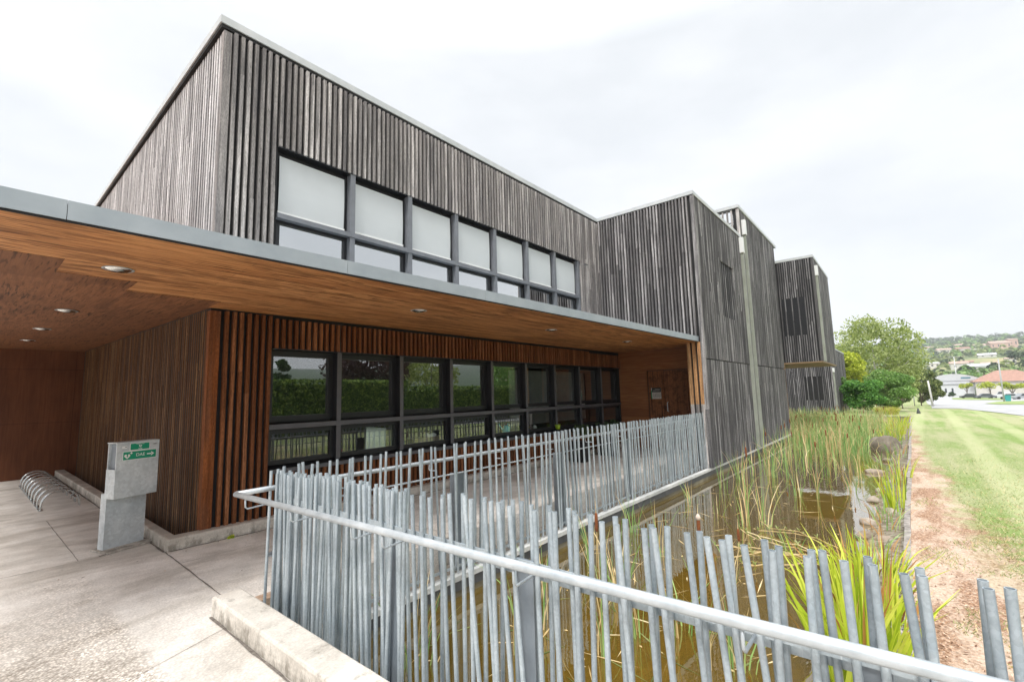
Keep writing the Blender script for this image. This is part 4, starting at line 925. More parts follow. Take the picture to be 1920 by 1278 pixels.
tree('conifer', at_(72, -1.6), 5.0, 1.9, L_olive, 'dark olive drooping conifer at the right end of the tree group', 'conifer', seed=17, n=9500, size=.14, trunk=.02, tr=.07, shape='bush', nc=24, droop=.9)
tree('conifer', at_(76, -2.7), 3.7, 1.25, L_olive, 'rounded dark bush leaning out beside the drooping conifer, above the road', 'conifer', seed=18, n=5200, size=.13, trunk=.02, tr=.06, shape='bush', nc=14)
def tuft(name, loc, n, h, w, spread, mats, label, cat, seed=1, lean=.45, group=None, mixp=.3):
    rr = random.Random(seed); q = MB()
    for _ in range(n):
        a = rr.uniform(0, 6.28); d = spread*math.sqrt(rr.random()); q.k = 1 if rr.random() < mixp else 0
        q.blade((d*cos(a), d*sin(a), 0), h*rr.uniform(.6, 1.1), w*rr.uniform(.7, 1.2), rr.uniform(.1, 1)*lean, a+rr.uniform(-.8, .8), 4, twist=rr.uniform(0, 3.14))
    o = q.build(name, mats); o.location = loc; tag(o, label, cat, group); return o
tuft('ornamental_grass', at_(40.8, .95), 900, .62, .022, .62, [L_lime, L_straw], 'low yellow mound of ornamental grass at the far end of the pond', 'grass', 31, .8)
q = MB(); q.lathe([(.001, 0), (.14, 0), (.13, .10), (.08, .22), (.035, .33), (.001, .36)], 7); o = q.build('garden_stone', simple('dark_stone', (.07, .075, .08), .8)); o.location = at_(42.2, -.72); o.scale = (1, .8, 1.1); tag(o, 'small dark pointed stone standing on the lawn beyond the pond', 'stone')
# posts
def post(name, x, y, h, rad, tilt, mat, label, arm=0):
    root = empty(name, at_(x, y)); root.rotation_euler = tilt; q = MB(); q.tube([(0, 0, -.2), (0, 0, h)], [rad, rad*.75], 8); q.build('pole', mat, root, smooth=True)
    if arm: q = MB(); q.tube([(0, -arm, h-.1), (0, 0, h-.02), (0, arm, h-.1)], .05, 6); q.box(-.14, .14, arm-.1, arm+.55, h-.16, h-.06); q.box(-.14, .14, -arm-.55, -arm+.1, h-.16, h-.06); q.build('lamp_head', mat, root)
    tag(root, label, 'post' if not arm else 'lamp post'); return root
PW = simple('whitewashed_wood', (.58, .57, .55), .8, 0, .15, 4)
post('leaning_post', 66.3, -2.35, 2.75, .10, (radians(-3), radians(-2), 0), PW, 'whitish wooden post leaning to the left at the lawn edge')
post('short_post', 73.9, -1.0, 1.5, .06, (0, 0, 0), PW, 'short thin pale post in front of the drooping conifer')
post('utility_pole', 108, -12.4, 6.9, .11, (0, radians(-1), 0), simple('pale_pole', (.42, .43, .43), .7), 'tall plain grey pole on the verge in front of the red roofed house')
post('lamp_post', 262, -17.6, 15.5, .17, (0, 0, 0), simple('pale_pole', (.62, .63, .63), .6), 'distant thin twin headed lamp post above the white hall', arm=1.2)
# --- hall, house
White_w = simple('white_cladding', (.62, .63, .64), .7, 0, .05, .4); Cream = simple('cream_render', (.62, .59, .54), .8, 0, .06, .3); Tile = simple('terracotta_tiles', (.36, .205, .155), .8, 0, .16, 1.5)
Pane_d = simple('dark_window', (.05, .06, .07), .2); Pinkw = simple('pink_render', (.60, .40, .34), .8); Rf_pale = simple('pale_roof', (.52, .53, .54), .6)
hall = empty('warehouse', at_(240, -15)); tag(hall, 'long white low warehouse with a shallow curved roof beyond the road', 'warehouse')
q = MB(); q.box(0, 24, -8, 8, -1, 5.6); q.build('wall', White_w, hall)
q = MB(); prof = [(-8.3+16.6*k/12, 5.6+2.6*sin(pi*k/12)**.8) for k in range(13)]
for k in range(12): (a, za), (b, zb) = prof[k], prof[k+1]; q.face((-.3, a, za), (-.3, b, zb), (24, b, zb), (24, a, za)); q.face((-.3, a, 5.6), (-.3, b, 5.6), (-.3, b, zb), (-.3, a, za))
q.build('roof', Rf_pale, hall, smooth=False)
q = MB(); q.box(-6, -.01, -7.5, 7.4, -1, 4.2); q.build('annexe', White_w, hall); q = MB(); q.box(-6.3, -.02, -7.8, 7.7, 4.2, 4.6); q.build('annexe_roof', simple('grey_edge', (.38, .39, .41), .6), hall)
for y in (6.2, 4.4, 2.6, .8): q = MB(); q.box(-6.06, -6.01, y-.25, y+.25, 1.3, 2.9); q.build('window', Pane_d, hall)
q = MB(); q.box(-6.06, -6.01, -6.2, -5.0, 0, 3.0); q.build('door', simple('green_door', (.25, .33, .22), .5), hall)
q = MB(); q.box(-.36, -.31, -4.8, -2.2, 6.3, 6.9); q.build('sign_panel', simple('blue_panel', (.10, .22, .27), .5), hall)
hs = empty('red_roofed_house', at_(232, -29)); tag(hs, 'cream house with a broad hipped terracotta roof beside the white warehouse', 'house')
q = MB(); q.box(0, 16, -9.5, 8.8, -1, 5.0); q.build('wall', Cream, hs)
q = MB(); a, b, c, d = (-.8, -10.3, 5), (16.8, -10.3, 5), (16.8, 9.6, 5), (-.8, 9.6, 5); e_, f_ = (8, -2.6, 8.9), (8, 2.4, 8.9)
q.face(a, e_, f_, d); q.face(a, b, e_); q.face(b, c, f_, e_); q.face(c, d, f_); q.face(a, d, c, b); q.build('roof', Tile, hs)
for y in (-2.9, -4.6): q = MB(); q.box(-.05, -.01, y-.35, y+.35, 2.6, 3.6); q.build('window', Pane_d, hs)
q = MB(); q.box(-.06, -.01, -6.6, -5.4, 0, 4.4); q.build('pink_panel', Pinkw, hs)
def small_house(x, y, w_, d_, h_, rz, wall, roof, label, dz=0, seed=0):
    root = empty('hillside_house', at_(x, y, dz), rz); q = MB(); q.box(-d_/2, d_/2, -w_/2, w_/2, -5, h_); q.build('wall', wall, root)
    q = MB(); rh = w_*.16; q.face((-d_/2-.5, -w_/2-.5, h_), (0, -w_/2-.5, h_+rh), (0, w_/2+.5, h_+rh), (-d_/2-.5, w_/2+.5, h_)); q.face((0, -w_/2-.5, h_+rh), (d_/2+.5, -w_/2-.5, h_), (d_/2+.5, w_/2+.5, h_), (0, w_/2+.5, h_+rh))
    q.face((-d_/2-.4, -w_/2-.4, h_), (d_/2+.4, -w_/2-.4, h_), (0, -w_/2-.4, h_+rh)); q.face((-d_/2-.4, w_/2+.4, h_), (0, w_/2+.4, h_+rh), (d_/2+.4, w_/2+.4, h_)); q.build('roof', roof, root)
    rr = random.Random(seed)
    for i in range(max(2, int(w_/5))): yy = -w_/2+w_*(i+.5)/max(2, int(w_/5)); q = MB(); q.box(-d_/2-.06, -d_/2-.01, yy-.6, yy+.6, h_*.4, h_*.75); q.build('window', Pane_d, root)
    tag(root, label, 'house', 'houses on the hillside'); return root
Hw = simple('white_render', (.64, .62, .59), .8); RfP = simple('faded_tiles', (.46, .33, .27), .8, 0, .15, .5)
for i, a in enumerate((
    (1040, -43, 14, 10, 5, .2, Hw, RfP, 'tiny pale house just right of the birch near the ridge'), (1052, -70.6, 17, 10, 5, .1, Hw, RfP, 'white house on the upper slope, left one of the upper row'),
    (1076, -83, 14, 9, 5, -.1, Hw, RfP, 'white house on the upper slope, middle of the upper row'), (1001, -88, 8, 8, 6, .3, Hw, RfP, 'small pale house at the right end of the upper row'),
    (835, -47, 14, 9, 6, .2, Cream, RfP, 'cream house among the trees below the upper row'), (834, -65, 13, 9, 6, .1, Cream, Tile, 'cream house with a warmer roof among trees mid slope'),
    (987, -107, 17, 10, 5, 0, Hw, RfP, 'white house left of the pink building'), (900, -106, 21, 12, 7.5, .25, Pinkw, RfP, 'large pink building high on the right of the hill'), (905, -119, 9, 9, 11, .25, Pinkw, RfP, 'taller pink gabled wing to the right of the pink building'),
    (666, -69, 13, 7, 2.4, 0, Hw, Rf_pale, 'long low white shed above the dry field'), (487, -34.6, 10, 8, 4.5, .1, Hw, RfP, 'white house right above the white warehouse, left of its neighbour'), (500, -40, 8, 8, 4.5, -.1, Cream, Tile, 'cream house with terracotta roof above the warehouse'),
    (455, -42.8, 12, 7, 3.4, .1, Hw, Rf_pale, 'long white house above the red roof, left half'), (461, -49.8, 11, 7, 4, 0, Cream, RfP, 'cream house above the red roof, right half'), (527, -67, 6, 6, 4, 0, Hw, RfP, 'small white house at the right edge of the dry field'), (520, -21.6, 7, 6, 4, .4, Hw, Rf_pale, 'small grey roofed house just right of the tree group'))): small_house(*a, seed=i)
# --- lime green little trees, shrubs, cars, bin beyond the road
for i, (x, y, h_, r0, lf, lb_, nm) in enumerate(((226, -17.3, 5.2, 2.0, L_lime, 'small lime green tree in front of the warehouse', 'street_tree'), (208, -21.2, 5.4, 3.0, L_lime, 'wide lime green tree by the white van', 'street_tree'), (180, -22.5, 4.8, 2.6, L_lime, 'lime green tree above the parked silver car', 'street_tree'),
      (205, -31.5, 7.2, 3.6, L_plum, 'dark purple leaved tree at the right edge of the picture', 'plum_tree'), (228, -10.5, 2.4, 1.7, L_lime, 'low yellow shrub at the left foot of the warehouse', 'shrub'), (226, -13.4, 1.7, 1.0, L_fir, 'small dark round shrub beside the yellow one', 'shrub'),
      (300, -60, 13, 6, L_mid, 'broad green tree on the right behind the red roof', 'tree'), (420, -57, 14, 6.5, L_fir, 'dark tree just above the red roof', 'tree'), (345, -27, 5, 5, L_mid, 'flat topped green tree above the warehouse', 'tree'))):
    tree(nm, at_(x, y), h_, r0, lf, lb_, 'shrub' if nm == 'shrub' else 'tree', seed=70+i, n=900 if r0 < 4 else 1500, size=.30 if r0 < 4 else .6, trunk=.36 if nm == 'street_tree' else .05 if nm == 'shrub' else .2, tr=.12, nc=12, shape='umbrella' if nm == 'street_tree' else 'bush')
def car(name, x, y, rz, col, label, van=False):
    root = empty(name, at_(x, y), rz); L, W, H1, H2 = (4.9, 1.9, 1.15, 1.95) if van else (4.25, 1.72, .82, 1.42)
    prof = [(-L/2, .35), (L/2, .35), (L/2, .72), (L/2-.9, H1), (L/2-1.5, H2), (-L/2+.35, H2), (-L/2, H1+.2), (-L/2, .6)] if van else [(-L/2, .3), (L/2, .3), (L/2, .68), (L/2-.95, H1), (.55, H2), (-1.1, H2), (-L/2+.35, H1+.05), (-L/2, .8)]
    q = MB(); n_ = len(prof); i0 = 0
    q.face(*[(a, -W/2, b) for a, b in prof]); q.face(*[(a, W/2, b) for a, b in reversed(prof)])
    for k in range(n_): (a, b), (c, d) = prof[k], prof[(k+1) % n_]; q.face((a, -W/2, b), (a, W/2, b), (c, W/2, d), (c, -W/2, d))
    q.build('body', simple('paint', col, .25, .1, .03), root)
    for s in (-1, 1):
        q = MB(); yy = s*(W/2+.006)
        pts = [(-L/2+.6, H1+.05), (L/2-1.2 if not van else L/2-1.1, H1+.03), (.5 if not van else L/2-1.55, H2-.1), (-1.0 if not van else L/2-2.4, H2-.1)]
        if van: pts[0] = (L/2-2.4, H1+.05)
        q.face(*[(a, yy, b) for a, b in pts]); q.build('side_window', Pane_d, root)
    for a in (-L/2+.85, L/2-.85):
        for s in (-1, 1): q = MB(); q.tube([(a, s*(W/2-.2), .32), (a, s*(W/2+.03), .32)], .32, 14); q.build('wheel', Blk, root)
    tag(root, label, 'van' if van else 'car', 'parked cars beyond the road'); return root
car('parked_car', 200, -15.6, 1.45, (.045, .05, .055), 'black car parked in front of the warehouse, left of the grey one'); car('parked_car', 196, -18.6, 1.7, (.13, .14, .17), 'dark blue grey car parked in front of the warehouse, right of the black one')
car('parked_van', 200, -23.0, 1.5, (.70, .71, .72), 'white van parked beneath the wide lime green tree', True); car('parked_car', 160, -21.6, 1.9, (.34, .36, .38), 'silver car near the turquoise bin'); car('parked_car', 192, -28.2, 1.6, (.66, .66, .67), 'white car at the right edge of the picture'); car('parked_car', 168, -20.4, 1.3, (.62, .63, .65), 'pale car between the van and the silver car')
bn = empty('wheelie_bin', at_(116, -13.8)); q = MB(); q.hexa([(-.3, -.3, .05), (.3, -.3, .05), (.3, .3, .05), (-.3, .3, .05), (-.38, -.36, 1.0), (.38, -.36, 1.0), (.38, .36, 1.0), (-.38, .36, 1.0)]); q.build('body', simple('teal_plastic', (.03, .32, .30), .5), bn)
q = MB(); q.box(-.42, .42, -.4, .4, 1.0, 1.08); q.build('lid', simple('teal_lid', (.03, .26, .25), .5), bn); tag(bn, 'turquoise refuse bin beside the tall grey pole', 'bin')
# --- wooded hillside, far too many trees to count
rr = random.Random(77); W1 = MB()
cnt = 0
while cnt < 3300:
    az = radians(rr.uniform(-17, 9)); rad = rr.uniform(330, 1600); x, y = rad*cos(az), rad*sin(az)
    nv = noise.noise(Vector((x*.011, y*.011, 5)))+.25*noise.noise(Vector((x*.05, y*.05, 1)))
    azd = math.degrees(az)
    field = (430 < rad < 640 and -8.0 < azd < -4.6) or (390 < rad < 450 and azd > -6)
    if field and rr.random() < .93: continue
    if rad < 1150 and nv < -.02 and rr.random() < .85: continue
    if any(abs(x-hx) < 34 and abs(y-hy) < 9 and x < hx+6 for hx, hy in ((1040, -43), (1052, -71), (1076, -83), (1001, -88), (835, -47), (834, -65), (987, -107), (900, -106), (905, -119), (666, -69), (487, -35), (500, -40), (455, -43), (461, -50), (527, -67), (520, -22), (345, -27))): continue
    cnt += 1; z = ghgt(x, y); s = rr.uniform(2.6, 5.6)*(1.15 if rad > 900 else .85); hh = s*rr.uniform(1.0, 1.6); W1.k = rr.choice((0, 0, 1, 1, 2, 3)) if rad < 1100 else rr.choice((0, 2, 2))
    for _ in range(24 if rad < 900 else 14):
        t = rr.uniform(0, 6.28); ph = rr.uniform(.1, 1.45); p = Vector((x+s*.8*cos(t)*sin(ph), y+s*.8*sin(t)*sin(ph), z+hh*.35+hh*.8*cos(ph))); nrm = Vector((cos(t)*sin(ph), sin(t)*sin(ph), cos(ph)+.2)).normalized()
        nrm = (nrm+Vector((rr.uniform(-.5, .5), rr.uniform(-.5, .5), rr.uniform(-.3, .5)))).normalized(); a = nrm.orthogonal().normalized(); b = nrm.cross(a); q = s*rr.uniform(.28, .48); W1.face(p-a*q, p-b*q*.8, p+a*q, p+b*q*.8)
tag(W1.build('hillside_woods', [L_mid, L_birch, L_fir, L_olive]), kind='stuff')

# ================================================================ POND PLANTS AND STONES
WL = -.52
rr = random.Random(101); q = MB(); n_ = 0
while n_ < 6000:
    x = rr.uniform(13.2, 37.5); y = rr.uniform(.25, 3.75) if x < 23.6 else rr.uniform(.25, 6.8)
    dens = min(1, max(0, (x-15.5)/11))**1.3; dens *= 1 if y > 1.0 else .5
    dens = max(dens, .16*min(1, (x-13)/2)*(1 if y > 2.7 else .3))
    if noise.noise(Vector((x*.9, y*1.4, 2))) < -.18 and x < 24: dens *= .25
    if y < edge(x)+.25 or rr.random() > dens: continue
    n_ += 1; g = rr.random(); q.k = 0 if g < .66 else 1
    h = rr.uniform(.45, 1.2)*(1.0 if x < 24 else .95)*(1 if y > .9 else .62); q.blade((x, y, WL-.03), h, rr.uniform(.012, .024), rr.choice((rr.uniform(.02, .35), rr.uniform(.02, .35), rr.uniform(.4, 1.5))), rr.uniform(0, 6.28), 5, twist=rr.uniform(0, 3.14), curl=rr.uniform(1.4, 4.5))
q.k = 2
for _ in range(45):
    x = rr.uniform(16.0, 34); y = rr.uniform(.8, 3.7); z = WL+rr.uniform(.6, 1.12); q.tube([(x, y, z), (x+rr.uniform(-.01, .01), y+rr.uniform(-.01, .01), z+rr.uniform(.11, .17))], .014, 6)
tag(q.build('reeds', [L_reed, L_straw, Seed]), kind='stuff')
def cattail(x, y, zt, label, seed=1, leaves=6, lean=(0, 0), seedlen=.17, fluff=False, stemm=None):
    rr = random.Random(seed); root = empty('cattail', (x, y, WL-.05)); h = zt-WL; q = MB(); top = Vector((lean[0], lean[1], h-seedlen))
    q.tube([(0, 0, 0), tuple(top*.5+Vector((.01, 0, 0))), tuple(top), tuple(top*1.0+Vector((0, 0, seedlen+.10)))], [.006, .0045, .004, .0012], 6); q.build('stem', stemm or L_straw, root, smooth=True)
    q = MB(); q.lathe([(.001, 0), (.011, .008), (.0145, .03), (.0145, seedlen-.03), (.010, seedlen-.006), (.001, seedlen)], 10, tuple(top)); q.build('seed_head', Seed, root, smooth=True)
    if fluff: q = MB(); q.lathe([(.001, 0), (.018, .01), (.021, .03), (.012, .05), (.001, .06)], 9, (top.x, top.y, top.z+seedlen-.03)); q.build('seed_fluff', Fluff, root, smooth=True)
    for i in range(leaves):
        q = MB(); a = rr.uniform(0, 6.28); dry = rr.random() < .55; q.blade((rr.uniform(-.03, .03), rr.uniform(-.03, .03), 0), h*rr.uniform(.45, .95), .014, rr.uniform(.05, .55), a, 6, curl=rr.uniform(2, 4), twist=rr.uniform(0, 3.1)); q.build('leaf', L_straw if dry else L_reed, root)
    tag(root, label, 'cattail', 'cattails standing in the pond'); return root
for i, a in enumerate(((3.69, 2.17, .70, 'cattail seen just above the tube tops in the middle of the near guardrail', (.0, 0), .165), (4.03, 1.40, .70, 'cattail with a fluffy top between the near tubes, left of the iris clump', (0, 0), .15), (5.32, 1.55, .30, 'short cattail in open water right of the fluffy one', (.02, -.1), .13),
        (8.92, 2.25, .74, 'cattail in front of the pale drainpipes', (0, -.06), .18), (11.15, 1.48, .66, 'cattail with a tall straw stem alone in open water', (0, -.04), .12), (14.27, 1.62, .66, 'cattail at the near edge of the reed bed, left of its neighbour', (0, -.03), .16), (14.97, 1.22, .53, 'cattail at the near edge of the reed bed, nearest the lawn', (0, -.02), .13),
        (18.93, 1.75, .60, 'cattail in the middle of the reed bed', (0, 0), .14), (14.42, 3.0, .55, 'cattail close to the dark timber wall right of the drainpipes', (0, 0), .12), (18.2, 3.18, .55, 'cattail by the far corner of the timber wall', (0, 0), .16), (3.25, 2.75, .62, 'cattail with white fluff between the two guardrails', (0, 0), .13), (24, 1.4, .55, 'cattail far back in the reed bed with white fluff', (0, 0), .14))):
    cattail(a[0], a[1], a[2], a[3], 40+i, 9 if a[0] < 12 else 6, a[4], a[5], fluff=i in (1, 10, 11))
gc = [(8.57, 1.94, .9, 18), (8.45, 2.2, .8, 8), (8.84, 2.73, .5, 6), (6.95, 3.45, .75, 14), (4.46, 1.76, .7, 16), (4.15, 1.2, .6, 10), (6.22, 2.68, .8, 16), (4.66, 2.51, .95, 22), (4.18, 2.05, .7, 14), (13.3, 2.68, 1.0, 16), (11.24, 1.81, .55, 12), (3.82, 2.9, .95, 24), (2.6, 3.3, .95, 22), (9.5, 3.4, .6, 8), (11.2, 3.3, .9, 10), (12.6, 3.3, 1.0, 18), (5.5, 3.3, .8, 16), (7.5, 1.35, .45, 12), (12.4, 1.0, .5, 14)]
for i, (x, y, h, k) in enumerate(gc):
    wh = ('beside the far guardrail' if y > 3 else 'in open water') + (' near the front tubes' if x < 5 else ' before the timber wall' if x > 8 else '')
    tuft('reed_clump', (x, y, WL-.04), k, h, .013, .12, [L_reed, L_straw], 'sparse clump of green and straw reed leaves '+wh, 'reeds', 200+i, .5, 'reed clumps in the open water', .38)
# iris clumps along the stony bank
def iris(x, y, n, h, w_, sp, label, seed, lean=.55, rust=.10):
    return tuft('iris_clump', (x, y, -.50), n, h, w_, sp, [L_iris, L_rust], label, 'iris', seed, lean, 'iris clumps along the bank', rust)
iris(4.35, .42, 120, 1.0, .034, .26, 'big yellow green iris clump behind the near guardrail', 301); iris(5.3, .48, 90, .92, .032, .28, 'yellow green iris clump just behind the biggest one', 302, .6); iris(6.6, .42, 60, .62, .024, .28, 'low iris clump between the big clumps and the stones', 303, .6, .3)
iris(10.6, .25, 34, .75, .026, .18, 'upright iris clump by the pond rim halfway along the lawn', 304, .35); iris(13.3, .22, 26, .72, .024, .2, 'upright iris clump by the rim beyond the first upright one', 305, .35)
for i, x in enumerate((24, 27, 30, 33, 36)): iris(x, edge(x)+.45, 60, .55, .025, .5, 'yellow green iris on the far lawn side, '+('before the boulder', 'second from the boulder', 'middle one of the far row', 'fourth of the far row', 'last before the far rim')[i], 310+i, .5)
for i, (x, dy, h_) in enumerate(((7.2, .25, .45), (7.9, .45, .40), (8.9, .30, .5), (9.6, .25, .42), (10.2, .5, .40), (11.6, .3, .5), (12.3, .35, .45), (14.6, .3, .5), (16.2, .35, .45), (17.9, .4, .5), (19.2, .3, .45), (22.3, .5, .5))):
    tuft('bank_plant', (x, edge(x)+dy*.7, WL), 18, h_, .014, .24, [L_reed, L_rust], 'low bank plant at the rim, '+('just past the low iris', 'before the first stones', 'by the bright water', 'left of the upright iris', 'among the stones', 'past the first upright iris', 'between the upright irises', 'past the second upright iris', 'before the flat stone', 'before the boulder', 'left of the boulder', 'behind the boulder')[i], 'water plant', 700+i, .9, 'low plants along the bank', .35)
# trailing stems floating in the water
q = MB(); rr = random.Random(61)
for k in range(9):
    p = Vector((7.2+rr.uniform(-.5, .8), .8+rr.uniform(-.2, .9), WL+.02)); a = rr.uniform(1.2, 2.4); pts = [tuple(p)]
    for j in range(7): a += rr.uniform(-.4, .4); p = p+Vector((cos(a)*.13, sin(a)*.16, rr.uniform(-.03, .05))); p.z = max(WL, p.z); pts.append(tuple(p))
    q.k = 0; q.tube(pts, .006, 5); q.k = 1
    for j in range(2, 8):
        for _ in range(5): q.blade(pts[j], .07, .014, .8, rr.uniform(0, 6.28), 2)
tag(q.build('trailing_plant', [L_straw, L_birch]), 'tangle of reddish stems with small leaves floating in front of the iris clumps', 'water plant')
q = MB(); rr = random.Random(93)
for _ in range(420):
    x = 2.5+abs(rr.gauss(0, 1))*6; y = rr.uniform(.5, 3.6); a = rr.uniform(0, 6.28); L = rr.choice((rr.uniform(.01, .03), rr.uniform(.05, .3))); w_ = rr.uniform(.003, .010) if L > .04 else L*.5; dx, dy = cos(a), sin(a); z = WL+.003
    if x > 22: continue
    q.k = rr.choice((0, 0, 1)); q.face((x-dx*L, y-dy*L, z), (x+dy*w_, y-dx*w_, z+.002), (x+dx*L, y+dy*L, z), (x-dy*w_, y+dx*w_, z+.001))
tag(q.build('floating_debris', [L_straw, L_olive]), kind='stuff')
# stones
def stone(name, x, y, z, sx, sy, sz, mat, label, seed, cat='stone', group='stones along the bank'):
    import bmesh
    bm = bmesh.new(); bmesh.ops.create_icosphere(bm, subdivisions=3, radius=1)
    for v in bm.verts:
        n_ = noise.noise(v.co*1.1+Vector((seed, 0, 0)))*.28+noise.noise(v.co*3.5+Vector((seed, 4, 0)))*.07; v.co *= 1+n_; v.co.x *= sx; v.co.y *= sy; v.co.z *= sz
    me = bpy.data.meshes.new(name); bm.to_mesh(me); bm.free(); me.materials.append(mat); me.polygons.foreach_set('use_smooth', [True]*len(me.polygons))
    o = bpy.data.objects.new(name, me); COL.objects.link(o); o.location = (x, y, z); o.rotation_euler = (0, 0, seed*1.3); tag(o, label, cat, group); return o
S1 = mat_concrete('river_stone', (.20, .16, .12), (.33, .27, .21), (.48, .42, .35)); S2 = mat_concrete('mossy_boulder', (.12, .10, .075), (.22, .19, .15), (.34, .30, .25))
stone('boulder', 20.6, .62, -.42, .50, .42, .40, S2, 'big brown boulder at the lawn edge of the reed bed', 3, 'boulder', None)
for i, (x, y, a, b, c, t) in enumerate(((15.2, .72, .30, .16, .085, 'long pale stone lying in the water short of the boulder'), (11.5, .62, .22, .14, .08, 'pale stone beside the upright iris'), (9.6, .60, .20, .12, .08, 'pale oval stone at the bright patch of water'), (8.75, .62, .20, .11, .08, 'rounded stone nearer than the bright patch of water'), (10.5, .33, .20, .13, .10, 'grey stone tucked under the upright iris'), (8.6, .38, .16, .12, .09, 'stone against the rim left of the worn earth strip'), (7.7, .42, .18, .12, .08, 'stone against the rim behind the low iris clump'), (13.6, .36, .2, .12, .08, 'stone between the two upright iris clumps'), (12.6, .55, .13, .10, .06, 'small stone in shallow water near the rim'), (17.6, .5, .22, .13, .08, 'flat stone just before the boulder'))):
    stone('river_stone', x, y, WL+.02, a*.72, b*.72, c*.9, S1, t, 11+i)
q = MB(); rr = random.Random(19)
for _ in range(700):
    x = rr.uniform(2.2, 18); y = edge(x)+rr.uniform(.03, .42); s = rr.uniform(.010, .03); c = Vector((x, y, -.47-.1*(y-edge(x)))); ax = [Vector((rr.gauss(0, 1), rr.gauss(0, 1), rr.gauss(0, 1))).normalized() for _ in range(1)][0]; a = ax.orthogonal().normalized(); b = ax.cross(a)
    v = [c+a*s, c+b*s*.8, c-a*s, c-b*s*.8, c+ax*s*.6, c-ax*s*.6]; i = len(q.v); q.v += [tuple(t) for t in v]
    for f3 in ((0, 1, 4), (1, 2, 4), (2, 3, 4), (3, 0, 4), (1, 0, 5), (2, 1, 5), (3, 2, 5), (0, 3, 5)): q.f.append(tuple(i+k for k in f3)); q.mi.append(0)
tag(q.build('bank_pebbles', S1), kind='stuff')
# wire gabion at the near end of the bank
gb = empty('gabion_edge', (3.9, .18, -.31)); tag(gb, 'strip of white wire mesh over pale stones along the near pond edge, below the iris', 'gabion')
q = MB()
for k in range(36): x = -1.6+k*.085; q.box(x-.0018, x+.0018, -.10, .07, .060, .0636)
for k in range(4): y = -.10+k*.055; q.box(-1.62, 1.40, y-.0018, y+.0018, .064, .0675)
for k in range(36): x = -1.6+k*.085; q.box(x-.0018, x+.0018, .068, .0716, -.25, .06)
for k in range(5): z = -.25+k*.06; q.box(-1.62, 1.40, .0722, .0756, z-.0018, z+.0018)
q.build('wire_mesh', Z_rail, gb)
q = MB(); rr = random.Random(23)
for _ in range(420):
    c = Vector((rr.uniform(-1.55, 1.35), rr.uniform(-.08, .05), rr.uniform(-.03, .045))); s = rr.uniform(.02, .04); ax = Vector((rr.gauss(0, 1), rr.gauss(0, 1), rr.gauss(0, 1))).normalized(); a = ax.orthogonal().normalized(); b = ax.cross(a); v = [c+a*s, c+b*s*.8, c-a*s, c-b*s*.8, c+ax*s*.6, c-ax*s*.6]; i = len(q.v); q.v += [tuple(t) for t in v]
    for f3 in ((0, 1, 4), (1, 2, 4), (2, 3, 4), (3, 0, 4), (1, 0, 5), (2, 1, 5), (3, 2, 5), (0, 3, 5)): q.f.append(tuple(i+k for k in f3)); q.mi.append(0)
o = q.build('stones', mat_concrete('pale_rubble', (.45, .40, .36), (.6, .55, .5), (.74, .70, .66)), gb); tag(o, kind='stuff')
# short grass and litter on the ground close to the fence
rr = random.Random(404); q = MB(); n_ = 0
while n_ < 38000:
    x = 2.0+abs(rr.gauss(0, 1))*6.5; y = -rr.uniform(.0, 5.5)
    if x > 22: continue
    g = noise.noise(Vector((x*.9, y*1.3, 7)))+.5*noise.noise(Vector((x*3, y*3, 2)))
    far = x*.026-y
    if far < .85 and g < .22: continue
    if x < 7 and g < .12: continue
    n_ += 1; s = rr.uniform(.025, .06)*(1.5 if g > .45 else 1); q.k = 0 if rr.random() < .7 else 1; q.blade((x, y, -.305), s, .007, .8, rr.uniform(0, 6.28), 1, twist=rr.uniform(0, 3.1))
tag(q.build('lawn_grass', [mat_leaf('lawn_blades', (.10, .16, .04), (.22, .30, .09), (.38, .44, .18), sc=1.5), L_straw]), kind='stuff')
q = MB()
for _ in range(3000):
    x = 2.0+abs(rr.gauss(0, 1))*4; y = edge(x)-.06-abs(rr.gauss(0, 1))*1.0
    if x < 6: y = edge(x)-.06-rr.uniform(0, 1.4)**1.5
    s = rr.uniform(.006, .022); a = rr.uniform(0, 6.28); q.k = rr.choice((0, 0, 1)); z = -.296+rr.uniform(0, .006); dx, dy = cos(a)*s, sin(a)*s; t = rr.uniform(-.006, .006)
    q.face((x-dx, y-dy, z+t), (x+dy*.4, y-dx*.4, z), (x+dx, y+dy, z-t+.004), (x-dy*.4, y+dx*.4, z+.003))
tag(q.build('bark_litter', [simple('pale_chips', (.58, .43, .32), .9, 0, .2, 30), simple('brown_chips', (.17, .085, .05), .9, 0, .3, 30)]), kind='stuff')
tuft('wildflower', (3.15, -.62, -.3), 120, .22, .012, .22, [L_mid, simple('yellow_petals', (.75, .55, .02), .6)], 'low weed with small yellow flowers behind the rightmost tubes', 'weed', 501, .7)
q = MB()
for k in range(34):
    a = rr.uniform(0, 6.28); d = rr.uniform(0, .3); c = (3.15+d*cos(a), -.62+d*sin(a), -.3+rr.uniform(.10, .24)); q.lathe([(.001, 0), (.013, .002), (.014, .006), (.001, .008)], 6, c)
o = q.build('flower_heads', simple('yellow_petals', (.75, .55, .02), .6)); tag(o, kind='stuff')

